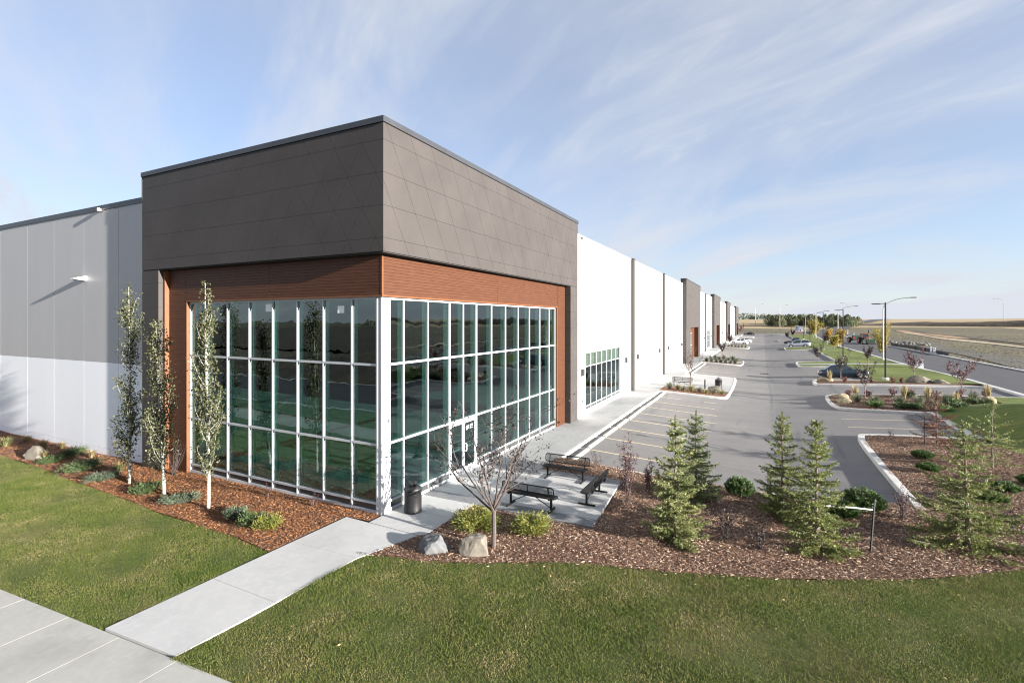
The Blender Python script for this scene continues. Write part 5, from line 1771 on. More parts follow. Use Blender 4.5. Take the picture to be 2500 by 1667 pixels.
for i in range(46):
    a = random.random()
    x, y = 40.2 + 6.5 * random.random(), 138 + 9 * random.random()
    s = random.uniform(0.3, 0.75)
    o = rock('rubble_rock', 'broken stone in the rubble heap across the road', (x, y, 0.45 + random.random() * 0.5 * (1 - abs(x - 43) / 4)), s, s * 0.8, s * 0.6, M['rock_tan'] if i % 3 else M['rock_grey'], 100 + i)
    o['group'] = 'stones of the rubble heap'

# ================================================================== PLANTS
class Leaves:
    """diamond leaves / needle sprays collected into one mesh"""
    def __init__(self, seed):
        self.r = np.random.default_rng(seed)
        self.V, self.F, self.n = [], [], 0
    def diamonds(self, c, d, length, width, fold=0.0):
        """c,d (N,3): base point and direction; adds one diamond each"""
        n = len(c)
        if n == 0:
            return
        d = d / np.maximum(1e-6, np.linalg.norm(d, axis=1))[:, None]
        rnd = self.r.normal(0, 1, (n, 3))
        s = np.cross(d, rnd)
        s /= np.maximum(1e-6, np.linalg.norm(s, axis=1))[:, None]
        L_ = (np.broadcast_to(length, (n,)))[:, None]
        w = (np.broadcast_to(width, (n,)))[:, None]
        up = np.cross(d, s)
        m = c + d * L_ * 0.45 + up * fold * w
        V = np.stack([c, m - s * w, c + d * L_, m + s * w], 1).reshape(-1, 3)
        k = np.arange(n) * 4 + self.n
        self.V.append(V)
        self.F.append(np.stack([k, k + 1, k + 2, k + 3], 1))
        self.n += 4 * n
    def mesh(self, name, m):
        return np_mesh(name, np.concatenate(self.V), np.concatenate(self.F), m)

def spruce(name, label, x, y, h, wd, seed, m, gap=0.0, lean=(0, 0), dens=1.0, low=0.0, bushy=1.0, z=None, group='young spruces in the mulch'):
    r = np.random.default_rng(seed)
    t = thing(name, label, 'spruce tree', (x, y, Tf(x, y, 0.0) if z is None else z), 0, group)
    n = 9
    tp = [(lean[0] * (i / n) ** 2 * h + 0.012 * math.sin(i * 1.7 + seed), lean[1] * (i / n) ** 2 * h, h * i / n) for i in range(n + 1)]
    def axis_at(z_):
        f = z_ / h
        return np.array([lean[0] * f * f * h, lean[1] * f * f * h, z_])
    tr = MB().tube(tp, [0.048 * (h / 3.4) * (1 - 0.92 * i / n) + 0.004 for i in range(n + 1)], 7)
    lv = Leaves(seed + 1)
    bz = 0.10 + low
    k = 0
    while bz < h - 0.10:
        f = bz / h
        nb = int(r.integers(4, 7))
        ph = r.random() * 6.28
        whorl = r.uniform(0.72, 1.15)
        for j in range(nb):
            a = ph + 6.283 * j / nb + r.normal(0, 0.22)
            L_ = wd * (1 - f) ** 0.85 * r.uniform(0.62, 1.15) * whorl * (0.75 + 0.25 * min(1, f / 0.10)) * 1.04 + 0.06
            el = R(-12 + 46 * f ** 1.2) + r.normal(0, 0.10)
            sag = 0.10 * L_ * (1 - f)
            base = axis_at(bz + r.normal(0, 0.03))
            dh = np.array([math.cos(a), math.sin(a), 0])
            steps = max(4, int(L_ / 0.045))
            tt = np.linspace(0.06 + gap, 1, steps)
            P = base + dh * (tt * L_ * math.cos(el))[:, None]
            P[:, 2] += tt * L_ * math.sin(el) - sag * np.sin(tt * 3.0) + 0.10 * L_ * tt ** 3
            tr.tube([tuple(base), tuple(P[steps // 2]), tuple(P[-1])], [0.010 * (0.4 + L_), 0.006 * (0.4 + L_), 0.002], 4, caps=False)
            side = np.array([-math.sin(a), math.cos(a), 0])
            # needles along the branch
            rep = int(7 * bushy * dens)
            c = np.repeat(P, rep, 0) + r.normal(0, 0.012, (steps * rep, 3))
            q = dh * 0.75 + side * r.normal(0, 0.65, (steps * rep, 1)) + np.array([0, 0, 1]) * r.normal(0.18, 0.5, (steps * rep, 1))
            lv.diamonds(c, q, r.uniform(0.05, 0.095, steps * rep), r.uniform(0.007, 0.013, steps * rep))
            # side twigs
            for s_ in (-1, 1):
                m_ = tt > 0.15
                ts = tt[m_][::2]
                for q_i, tq in enumerate(ts):
                    if r.random() > 0.86 * dens:
                        continue
                    tl = min(0.34, 0.38 * L_ * (1.08 - tq) + 0.04) * r.uniform(0.6, 1.1)
                    b0_ = base + dh * tq * L_ * math.cos(el)
                    b0_[2] = np.interp(tq, tt, P[:, 2])
                    dr = dh * r.uniform(0.5, 0.9) + side * s_ * 0.85 + np.array([0, 0, r.normal(-0.05, 0.18)])
                    dr /= np.linalg.norm(dr)
                    ns = max(3, int(tl / 0.022))
                    u = np.linspace(0.05, 1, ns) * tl
                    nn = int(3 * bushy)
                    cc = np.repeat(b0_ + dr * u[:, None], nn, 0)
                    qd = dr * 0.8 + r.normal(0, 0.5, (ns * nn, 3)) + np.array([0, 0, 0.12])
                    lv.diamonds(cc, qd, r.uniform(0.045, 0.085, ns * nn), r.uniform(0.007, 0.012, ns * nn))
        bz += r.uniform(0.12, 0.20) * (1.0 if f < 0.5 else 1.25) / max(0.6, dens)
        # a few weak shoots between whorls
    zt = np.linspace(h * 0.80, h, 60)
    c = np.stack([axis_at(q) for q in zt])
    c = np.repeat(c, 5, 0)
    q = r.normal(0, 0.6, (len(c), 3)) + np.array([0, 0, 0.9])
    lv.diamonds(c, q, r.uniform(0.04, 0.075, len(c)), 0.009)
    tr.build('trunk', M['bark'], t)
    link('crown', lv.mesh('crown', m), t)
    return t
spruce('spruce_tree', 'dense pale green spruce, front one of the left pair nearest the benches', 8.61, 2.45, 3.50, 1.02, 3, M['needle_pale'], bushy=1.6, dens=1.05)
spruce('spruce_tree', 'cool green spruce standing behind the dense pale spruce by the lot kerb', 8.68, 6.75, 3.15, 0.98, 14, M['needle_blue'], bushy=1.1)
spruce('spruce_tree', 'rear spruce of the right pair, with sparse lower left branches', 11.4, 6.2, 3.45, 1.05, 25, M['needle'], bushy=1.15)
spruce('spruce_tree', 'front spruce of the right pair, strapped to the leaning stake', 12.14, 3.65, 3.52, 1.15, 36, M['needle'], bushy=1.2)
spruce('spruce_tree', 'wide layered spruce at the right with long open branches and green tape', 15.86, 5.6, 3.40, 1.55, 47, M['needle'], bushy=1.1, lean=(-0.03, 0), dens=0.88)
spruce('spruce_tree', 'thin sparse olive spruce in front of the sunlit grass mound', 19.2, 14.7, 2.75, 1.35, 58, M['needle'], dens=0.62, bushy=0.85, low=0.35)
spruce('dead_spruce', 'dead rust-brown spruce with thin drooping branches by the stall kerb', 18.47, 19.0, 2.60, 1.10, 69, M['needle_dead'], dens=0.85, bushy=0.9, low=0.3)
t = bpy.data.objects.new('green_tape', MB().tube([(-0.05, -0.03, 0), (0.05, 0.02, 0.01), (0.14, -0.06, -0.04)], 0.014, 5).mesh('green_tape', M['green_tag']))
COL.objects.link(t)
t.location = (15.84, 5.55, Tf(15.86, 5.6) + 1.12)
tag(t, 'strip of green tape tied round the wide spruce at the right', 'tape')

def grow(mb, p, d, L_, r0, depth, r, tips, spread=0.5, upbias=0.25, nseg=4, kids=(3, 4), shrink=0.62, sides=5):
    pts = [p]
    rad = [r0]
    q = Vector(p)
    dd = Vector(d).normalized()
    for i in range(nseg):
        dd = (dd + Vector((r.gauss(0, 0.09), r.gauss(0, 0.09), r.gauss(upbias * 0.3, 0.06)))).normalized()
        q = q + dd * (L_ / nseg)
        pts.append(tuple(q))
        rad.append(r0 * (1 - 0.62 * (i + 1) / nseg))
    mb.tube(pts, rad, sides, caps=False)
    if depth <= 1:
        for i, pp in enumerate(pts[1:]):
            tips.append((pp, tuple(dd), i / nseg))
    if depth == 0:
        return
    k = r.randint(*kids)
    for j in range(k):
        i = r.randint(max(1, nseg // 3), nseg)
        a = r.uniform(0, 6.283)
        ax = dd.orthogonal().normalized()
        ax = Matrix.Rotation(a, 3, dd) @ ax
        nd = (dd + ax * spread * r.uniform(0.6, 1.3) + Vector((0, 0, upbias))).normalized()
        grow(mb, pts[i], nd, L_ * shrink * r.uniform(0.75, 1.2), max(0.0045, rad[i] * 0.62), depth - 1, r, tips, spread, upbias, nseg, kids, shrink, max(3, sides - 1))

def small_tree(name, label, cat, x, y, h, seed, bark, leaf, nleaf=450, lsize=0.07, trunk_h=0.27, width=0.42, group=None, z=None, limbs=6, depth=2, spread=0.5, trunk_r=0.045, upb=0.30, puff=0.035):
    r = random.Random(seed)
    t = thing(name, label, cat, (x, y, Tf(x, y) if z is None else z), 0, group)
    mb = MB()
    tips = []
    th = h * trunk_h
    mb.tube([(0, 0, -0.1), (0.01, 0, th * 0.5), (0, 0.01, th)], [trunk_r * 1.15, trunk_r, trunk_r * 0.92], 8)
    for j in range(limbs):
        a = 6.283 * j / limbs + r.uniform(-0.3, 0.3)
        w = width * r.uniform(0.7, 1.2)
        d = (math.cos(a) * w, math.sin(a) * w, 1.0)
        L_ = (h - th) * r.uniform(0.60, 0.80) * (0.9 if j else 1.1)
        grow(mb, (0, 0, th * r.uniform(0.85, 1.0)), d, L_, trunk_r * 0.55, depth, r, tips, spread, upb, 5, (3, 5) if depth < 3 else (2, 4), 0.50 if depth < 3 else 0.56)
    mb.build('trunk', bark, t)
    lv = Leaves(seed + 5)
    rr = lv.r
    idx = rr.integers(0, len(tips), nleaf)
    c = np.array([tips[i][0] for i in idx]) + rr.normal(0, puff + 0.10 * lsize, (nleaf, 3))
    d = rr.normal(0, 1, (nleaf, 3)) + np.array([0, 0, -0.15])
    lv.diamonds(c, d, rr.uniform(0.7, 1.3, nleaf) * lsize, rr.uniform(0.25, 0.42, nleaf) * lsize, 0.3)
    link('crown', lv.mesh('crown', leaf), t)
    return t
small_tree('crabapple_tree', 'almost leafless reddish tree with a few dark leaves in front of the entrance', 'tree', 4.26, -0.36, 4.15, 4, M['bark_red'], M['leaf_dark'], 900, 0.075, 0.26, 0.80, limbs=8, depth=3, spread=0.70, trunk_r=0.062, upb=0.18)

def aspen(name, label, x, y, h, seed, wd, lean, nleaf, twin=False):
    r = random.Random(seed)
    t = thing(name, label, 'aspen tree', (x, y, 0.0), 0, 'columnar aspens along the left mulch bed')
    mb = MB()
    lv = Leaves(seed)
    rr = lv.r
    def ax(f):
        return Vector((lean * h * f + 0.03 * math.sin(f * 7 + seed), 0.02 * math.sin(f * 5), h * f))
    N_ = 14
    mb.tube([tuple(ax(i / N_)) for i in range(N_ + 1)], [0.050 * (1 - 0.9 * i / N_) + 0.004 for i in range(N_ + 1)], 8)
    C_, D_ = [], []
    for j in range(46):
        f = r.uniform(0.10, 0.86)
        a = r.uniform(0, 6.283)
        L_ = r.uniform(0.5, 1.35) * (1.1 - 0.55 * f)
        p0 = ax(f)
        pts = [tuple(p0)]
        out = wd * r.uniform(0.5, 1.0) * (1.0 - 0.55 * f) * (0.6 + 0.4 * min(1, f / 0.25))
        for i in range(1, 6):
            s = i / 5
            pts.append((p0.x + math.cos(a) * out * (1 - (1 - s) ** 1.8) + r.gauss(0, 0.012), p0.y + math.sin(a) * out * (1 - (1 - s) ** 1.8) + r.gauss(0, 0.012), p0.z + L_ * s))
        mb.tube(pts, [0.016, 0.013, 0.010, 0.007, 0.005, 0.002], 5, caps=False)
        for i in range(1, 6):
            C_.append(pts[i])
            D_.append((math.cos(a), math.sin(a)))
    C_ = np.array(C_)
    idx = rr.integers(0, len(C_), nleaf)
    c = C_[idx] + rr.normal(0, 0.085, (nleaf, 3)) * np.array([1, 1, 1.2])
    d = rr.normal(0, 1, (nleaf, 3)) + np.array([0, 0, -0.5])
    lv.diamonds(c, d, rr.uniform(0.055, 0.105, nleaf), rr.uniform(0.020, 0.036, nleaf), 0.3)
    # leaves close to the stem up to the top
    f = rr.random(nleaf // 4) * 0.85 + 0.15
    c = np.array([tuple(ax(q)) for q in f]) + rr.normal(0, 0.09, (nleaf // 4, 3))
    lv.diamonds(c, rr.normal(0, 1, (nleaf // 4, 3)), rr.uniform(0.05, 0.09, nleaf // 4), rr.uniform(0.018, 0.034, nleaf // 4), 0.3)
    mb.build('trunk', M['bark_white'], t)
    link('crown', lv.mesh('crown', M['leaf_aspen']), t)
    return t
aspen('aspen_tree', 'leftmost columnar aspen, in front of the white and grey side wall', -10.57, -1.95, 7.45, 41, 0.62, -0.002, 3300)
aspen('aspen_tree', 'shorter leaning columnar aspen before the taupe tower pier', -8.07, -2.10, 6.15, 52, 0.60, -0.085, 3500)
aspen('aspen_tree', 'pale-trunked columnar aspen in front of the green glazing', -5.37, -2.20, 7.40, 63, 0.60, -0.022, 3300)

def twig_shrub(name, label, x, y, h, w, seed, leaf, nleaf, lsize=0.05, stems=9, bark=None, z=None, group=None, cat='shrub'):
    r = random.Random(seed)
    t = thing(name, label, cat, (x, y, Tf(x, y, 0.01) if z is None else z), 0, group)
    mb = MB()
    tips = []
    for j in range(stems):
        a = r.uniform(0, 6.283)
        s = r.uniform(0.15, 1.0) * w / max(h, 0.1)
        grow(mb, (r.gauss(0, 0.04), r.gauss(0, 0.04), -0.03), (math.cos(a) * s, math.sin(a) * s, 1), h * r.uniform(0.55, 0.95), 0.010, 1, r, tips, 0.45, 0.25, 4, (2, 4), 0.5, 4)
    mb.build('stems', bark or M['bark_red'], t)
    lv = Leaves(seed + 9)
    rr = lv.r
    idx = rr.integers(0, len(tips), nleaf)
    c = np.array([tips[i][0] for i in idx]) + rr.normal(0, 0.03, (nleaf, 3))
    c[:, 2] = np.maximum(c[:, 2], 0.02)
    lv.diamonds(c, rr.normal(0, 1, (nleaf, 3)), rr.uniform(0.7, 1.3, nleaf) * lsize, rr.uniform(0.25, 0.42, nleaf) * lsize, 0.3)
    link('foliage', lv.mesh('foliage', leaf), t)
    return t
PG = 'purple-leaved shrubs in the front mulch'
twig_shrub('purple_shrub', 'tall dark purple shrub beside the outer corner of the patio', 6.62, 4.95, 2.05, 0.45, 3, M['leaf_purple'], 900, 0.06, 10, group=PG)
twig_shrub('purple_shrub', 'low dark purple shrub between the patio shrub and the left spruces', 7.0, 6.7, 0.95, 0.55, 4, M['leaf_purple'], 620, 0.055, 9, group=PG)
twig_shrub('purple_shrub', 'thin wispy purple shrub behind the bench by the stall kerb', 4.45, 8.3, 0.62, 0.3, 5, M['leaf_purple'], 130, 0.05, 5, group=PG)
twig_shrub('purple_shrub', 'thin dark shrub between the left and right spruce pairs', 9.85, 3.25, 1.0, 0.5, 6, M['leaf_dark'], 420, 0.05, 9, group=PG)
twig_shrub('purple_shrub', 'low dark shrub at the right of the thin one, near the lawn edge', 10.75, 3.0, 0.62, 0.45, 7, M['leaf_dark'], 300, 0.05, 7, group=PG)
twig_shrub('purple_shrub', 'small purple shrub at the foot of the kerb corner of the lot', 14.8, 7.4, 0.85, 0.5, 8, M['leaf_purple'], 330, 0.05, 9, group=PG)
twig_shrub('purple_shrub', 'small dark shrub at the right edge behind the wide spruce', 17.4, 7.3, 0.62, 0.4, 9, M['leaf_dark'], 240, 0.05, 7, group=PG)
twig_shrub('purple_shrub', 'low purple shrub under the right side of the dead spruce', 20.3, 20.0, 0.7, 0.6, 10, M['leaf_purple'], 320, 0.05, 8, group=PG)
twig_shrub('purple_shrub', 'tiny purple sprig on the kerb left of the dead spruce', 16.9, 20.3, 0.45, 0.3, 11, M['leaf_purple'], 70, 0.05, 5, group=PG)
twig_shrub('barberry_shrub', 'dark leafless shrub against the left cedar pier', -10.2, -0.55, 1.15, 0.45, 12, M['leaf_dark'], 70, 0.04, 16)
twig_shrub('barberry_shrub', 'thin reddish twig plant under the left glazing near its middle', -4.7, -0.5, 0.45, 0.3, 13, M['leaf_barberry'], 70, 0.035, 6)
twig_shrub('barberry_shrub', 'thin reddish twig plant under the left glazing near the corner post', -2.5, -0.5, 0.5, 0.35, 15, M['leaf_barberry'], 80, 0.035, 6)

def tuft_shrub(name, label, x, y, w, d, h, seed, m, n, blade, bw, up=0.6, group=None, cat='shrub', z=None, arms=0):
    """juniper or mugo: many short shoots pointing out of a low irregular mound"""
    t_ = np.random.default_rng(seed)
    t = thing(name, label, cat, (x, y, (Tf(x, y, 0.01) if z is None else z)), t_.random() * 6.28, group)
    lv = Leaves(seed)
    rr = lv.r
    k = arms or 14
    mb = MB()
    for i in range(k):
        a = 6.283 * i / k + rr.normal(0, 0.2)
        e = rr.uniform(0.08, 1.0)
        L_ = rr.uniform(0.75, 1.1)
        tip = np.array([math.cos(a) * w * L_ * math.sqrt(1 - e * e * 0.8), math.sin(a) * d * L_ * math.sqrt(1 - e * e * 0.8), h * (0.35 + 0.65 * e) * rr.uniform(0.75, 1.1)])
        mb.tube([(0, 0, 0), tuple(tip * np.array([0.5, 0.5, 0.62])), tuple(tip * 0.93)], [0.014, 0.010, 0.004], 4, caps=False)
        m_ = n // k
        u = rr.random(m_) ** 0.6
        c = tip * u[:, None] * np.array([1, 1, 1]) + rr.normal(0, 0.045 + 0.05 * w, (m_, 3)) * np.array([1, 1, 0.7])
        c[:, 2] = np.maximum(c[:, 2] + 0.12 * h * np.sin(u * 3.1), 0.015)
        dr = tip / np.linalg.norm(tip) * 0.8 + rr.normal(0, 0.42, (m_, 3)) + np.array([0, 0, up])
        lv.diamonds(c, dr, rr.uniform(0.6, 1.25, m_) * blade, rr.uniform(0.7, 1.3, m_) * bw)
    mb.build('stems', M['bark'], t)
    link('foliage', lv.mesh('foliage', m), t)
    return t
tuft_shrub('gold_juniper', 'gold-green spreading juniper to the left of the bare tree trunk', 3.15, 0.55, 0.84, 0.68, 0.38, 1, M['juni_yellow'], 5200, 0.10, 0.010, 0.05, 'gold junipers at the patio edge', arms=26)
tuft_shrub('gold_juniper', 'gold-green spreading juniper to the right of the bare tree trunk', 4.75, 0.98, 0.80, 0.62, 0.36, 2, M['juni_yellow'], 5000, 0.10, 0.010, 0.05, 'gold junipers at the patio edge', arms=26)
def mugo(label, x, y, w, h, seed):
    rr = np.random.default_rng(seed)
    t = thing('mugo_pine', label, 'mugo pine', (x, y, Tf(x, y, 0.0)), 0, 'round dark mugo pines')
    lv = Leaves(seed)
    mb = MB()
    n = int(120 * (w / 0.45) ** 1.4)
    for i in range(n):
        a, rad = rr.random() * 6.283, math.sqrt(rr.random()) * w
        top = h * math.sqrt(max(0.05, 1 - (rad / w) ** 2 * 0.75)) * rr.uniform(0.78, 1.08)
        b = np.array([math.cos(a) * rad * 0.55, math.sin(a) * rad * 0.55, top * 0.30])
        e = np.array([math.cos(a) * rad * 1.02, math.sin(a) * rad * 1.02, top])
        mb.tube([tuple(b), tuple(e)], [0.012, 0.006], 4, caps=False)
        u = np.linspace(0.15, 1.0, 26)
        c = np.repeat(b + (e - b) * u[:, None], 3, 0)
        ax = (e - b) / np.linalg.norm(e - b)
        q = ax * 0.75 + rr.normal(0, 0.55, (len(c), 3))
        lv.diamonds(c, q, rr.uniform(0.06, 0.11, len(c)), 0.010)
    mb.build('stems', M['bark'], t)
    link('foliage', lv.mesh('foliage', M['mugo']), t)
mugo('large dark mugo pine alone beside the lot kerb between the spruce pairs', 10.06, 7.75, 0.50, 0.72, 3)
mugo('widest dark mugo pine behind the leaning stake at the lot kerb', 13.80, 7.75, 0.64, 0.72, 4)
mugo('mugo pine half hidden by the strapped spruce in front of the widest one', 13.05, 6.75, 0.50, 0.56, 5)
mugo('low mugo pine nearest the dead spruce in the right bed', 17.2, 15.75, 0.42, 0.34, 6)
mugo('low mugo pine beside the inner kerb, second from the dead spruce', 16.85, 13.5, 0.38, 0.32, 7)
mugo('low mugo pine behind the right branches of the wide spruce', 17.75, 10.05, 0.42, 0.28, 8)
mugo('low mugo pine between the two others at the right of the wide spruce', 18.55, 11.3, 0.40, 0.30, 9)
mugo('low mugo pine cut by the right edge of the frame', 19.6, 12.5, 0.42, 0.32, 10)
LB = 'low plants in the left mulch bed'
for (x, y, w, d, h, s, m_, lab) in [
        (-14.1, -2.0, 0.75, 0.5, 0.42, 20, 'juni_green', 'dark green juniper beside the tan boulder, largest in the left bed'),
        (-16.8, -1.95, 0.5, 0.35, 0.22, 21, 'juni_green', 'dark low juniper at the right foot of the tan boulder'),
        (-17.4, -0.95, 0.85, 0.45, 0.28, 22, 'juni_green', 'bright green juniper against the white side wall'),
        (-12.0, -2.2, 0.62, 0.4, 0.25, 23, 'juni_blue', 'blue-grey juniper left of the first aspen'),
        (-8.95, -2.2, 0.65, 0.4, 0.28, 24, 'juni_green', 'green juniper at the foot of the leaning aspen'),
        (-6.8, -2.25, 0.68, 0.42, 0.24, 25, 'juni_blue', 'blue-grey juniper between the leaning and the pale-trunked aspens'),
        (-3.85, -2.3, 0.42, 0.32, 0.30, 26, 'juni_blue', 'blue-grey juniper near the lawn tip, left of the green pair'),
        (-2.85, -2.45, 0.42, 0.36, 0.40, 27, 'juni_green', 'upright green juniper of the pair near the lawn tip'),
        (-2.25, -2.35, 0.46, 0.38, 0.34, 28, 'juni_yellow', 'yellow-green juniper closest to the path in the left bed')]:
    tuft_shrub('juniper', lab, x, y, w, d, h, s, M[m_], 2200, 0.085, 0.010, 0.3, LB, z=0.0, arms=22)

def grass_clump(name, label, x, y, h, w, seed, m, n=160, z=None, group=None, arch=0.6, cat='ornamental grass'):
    rr = np.random.default_rng(seed)
    zz = Tf(x, y, 0.01) if z is None else z
    a = rr.random(n) * 6.283
    o = rr.random(n) ** 0.6
    L_ = h * rr.uniform(0.6, 1.1, n)
    b = np.stack([np.cos(a) * o * w * 0.25, np.sin(a) * o * w * 0.25, np.zeros(n)], 1)
    m1 = b + np.stack([np.cos(a) * o * w * 0.45, np.sin(a) * o * w * 0.45, L_ * 0.7], 1)
    e = b + np.stack([np.cos(a) * o * w * (0.8 + arch * 0.4), np.sin(a) * o * w * (0.8 + arch * 0.4), L_ * (1 - arch * 0.25 * o)], 1)
    s = np.stack([-np.sin(a), np.cos(a), np.zeros(n)], 1) * (0.006 + 0.010 * h)
    V = np.stack([b - s, b + s, m1 + s * 0.8, e, m1 - s * 0.8], 1).reshape(-1, 3)
    k = np.arange(n) * 5
    F = np.stack([k, k + 1, k + 2, k + 4], 1)
    F2 = np.stack([k + 4, k + 2, k + 3, k + 3], 1)
    me = np_mesh(name, V, np.concatenate([F, np.stack([k + 4, k + 2, k + 3, k + 4], 1)])[:n], m)
    bm = bmesh.new()
    bm.from_mesh(me)
    bm.verts.ensure_lookup_table()
    for i in range(n):
        bm.faces.new((bm.verts[5 * i + 4], bm.verts[5 * i + 2], bm.verts[5 * i + 3]))
    bm.to_mesh(me)
    bm.free()
    o_ = link(name, me, None, (x, y, zz))
    return tag(o_, label, cat, group)
for (x, y, h, w, s, m_, lab) in [
        (-20.5, -0.85, 0.42, 0.35, 1, 'straw', 'straw-coloured grass clump against the white wall left of the boulder'),
        (-19.5, -0.55, 0.34, 0.3, 2, 'straw', 'small straw grass clump at the white wall above the boulder'),
        (-17.8, -1.75, 0.42, 0.32, 3, 'straw', 'straw grass clump touching the right of the tan boulder'),
        (-22.4, -1.6, 0.5, 0.5, 4, 'palegrass', 'grey-green grass clump at the far left of the mulch bed'),
        (-22.7, -0.7, 0.36, 0.35, 5, 'straw', 'straw grass clump at the wall foot at the far left'),
        (-12.6, -1.35, 0.45, 0.42, 6, 'palegrass', 'yellow-green grass clump just left of the first aspen'),
        (-14.6, -1.3, 0.36, 0.5, 7, 'palegrass', 'pale yellow-green clump behind the dark green juniper'),
        (-16.2, -0.75, 0.38, 0.28, 8, 'straw', 'thin straw clump at the wall near the panel joint')]:
    grass_clump('grass_clump', lab, x, y, h, w, s, M[m_], 150, 0.0, LB)

# --- planted island by the driveway
IS = 'plants on the driveway island'
for i, (x, y, w, lab) in enumerate([(17.9, 30.7, 0.95, 'dark green juniper beside the front sandstone block'), (19.4, 30.1, 0.6, 'dark green juniper, second from the sandstone block along the kerb'), (20.0, 30.0, 0.7, 'dark green juniper, third from the sandstone block along the kerb'),
                                    (21.4, 29.7, 0.95, 'dark green juniper at the kerb bend of the island'), (22.6, 30.9, 0.7, 'dark green juniper behind the dead spruce tip'), (24.2, 33.2, 1.0, 'dark green juniper next to the lawn end boulder'),
                                    (22.7, 32.6, 0.45, 'small green juniper in the middle of the island bed'), (21.0, 36.0, 0.5, 'small green juniper at the driveway side of the island')]):
    tuft_shrub('juniper', lab, x, y, w, w * 0.55, 0.36, 200 + i, M['juni_green'] if i % 3 else M['mugo'], 1300, 0.14, 0.018, 0.3, IS, arms=20)
for i, (x, y, h, lab) in enumerate([(17.2, 33.1, 0.75, 'grey-green oat grass right of the sandstone block'), (18.3, 32.8, 0.6, 'grey-green oat grass below the leaning sapling'), (19.6, 32.2, 0.7, 'grey-green oat grass behind the second juniper'),
                                    (20.6, 31.6, 0.85, 'largest grey-green oat grass in the island middle'), (21.6, 31.9, 0.65, 'grey-green oat grass right of the island middle'), (22.4, 33.5, 0.7, 'grey-green oat grass before the tall leafless stems'),
                                    (23.2, 34.8, 0.6, 'grey-green oat grass below the red-leaved sapling'), (24.6, 35.4, 0.7, 'grey-green oat grass near the lawn end')]):
    grass_clump('oat_grass', lab, x, y, h, 0.6, 300 + i, M['greygrass'], 150, None, IS)
for i, (x, y, h, lab) in enumerate([(17.3, 34.6, 1.15, 'tall straw plume grass behind the sandstone block'), (20.3, 34.4, 1.2, 'tall straw plume grass between two red barberries'), (21.6, 33.9, 1.15, 'tall straw plume grass right of the island middle'),
                                    (23.0, 33.2, 0.9, 'straw plume grass with pale tips near the dead spruce'), (16.9, 47.4, 1.2, 'tall straw plume grass beside the navy sedan rear wheel'), (25.6, 36.2, 1.2, 'wispy straw grass at the driveway end of the island')]):
    grass_clump('plume_grass', lab, x, y, h, 0.32, 340 + i, M['straw'], 90, None, 'straw plume grasses', arch=0.2)
for i, (x, y, s, lab) in enumerate([(17.0, 36.2, 0.5, 'red barberry at the island tip behind the rounded sandstone'), (18.4, 36.4, 0.45, 'red barberry left of the leaning sapling'), (20.0, 36.3, 0.6, 'red barberry in front of the driveway, third from the tip'), (21.2, 36.4, 0.6, 'red barberry in front of the driveway, fourth from the tip'),
                                    (22.2, 35.6, 0.6, 'red barberry in front of the driveway, fifth from the tip'), (24.1, 36.6, 0.6, 'red barberry beside the right sapling'), (24.9, 36.9, 0.45, 'small red barberry right of the right sapling'), (25.8, 37.2, 0.7, 'red barberry at the driveway mouth'),
                                    (18.0, 46.6, 0.5, 'red barberry below the navy sedan'), (20.2, 46.2, 0.55, 'red barberry under the purple sapling beside the navy sedan'), (21.9, 46.2, 0.55, 'red barberry left of the tall black lamp post foot'), (22.6, 46.4, 0.5, 'red barberry right of the tall black lamp post foot')]):
    twig_shrub('barberry_shrub', lab, x, y, s, 0.4, 400 + i, M['leaf_barberry'], 260, 0.09, 9, group='red barberries by the driveway')
# --- parking island planting along the front
for i in range(8):
    x = 3.3 + 0.62 * i
    grass_clump('oat_grass', ['first', 'second', 'third', 'fourth', 'fifth', 'sixth', 'seventh', 'eighth'][i] + ' grass clump from the sidewalk in the bench island mulch', x, 34.6 + 0.5 * math.sin(i * 2.1), (0.75, 0.55, 0.6, 0.7, 0.5, 0.45, 0.6, 0.4)[i], 0.5, 500 + i, M['palegrass'] if i % 2 else M['greygrass'], 120, None, 'grass clumps on the bench island')
for i in range(14):
    x = 3.2 + 0.66 * (i % 7)
    yy = 69.0 if i < 7 else 75.4
    grass_clump('oat_grass', ['first', 'second', 'third', 'fourth', 'fifth', 'sixth', 'seventh'][i % 7] + ' clump from the sidewalk in the ' + ('front' if i < 7 else 'rear') + ' row of the second island', x, yy, 0.75 + 0.2 * math.sin(i * 3.3), 0.6, 540 + i, M['greygrass'] if i % 3 else M['juni_green'], 90, None, 'grass clumps on the second island')
for i in range(6):
    grass_clump('oat_grass', ['first', 'second', 'third', 'fourth', 'fifth', 'sixth'][i] + ' clump from the sidewalk on the island before the white sedans', 3.4 + 0.75 * i, 119.8, 0.9, 0.7, 580 + i, M['palegrass'] if i % 2 else M['greygrass'], 70, None, 'grass clumps on the third island')

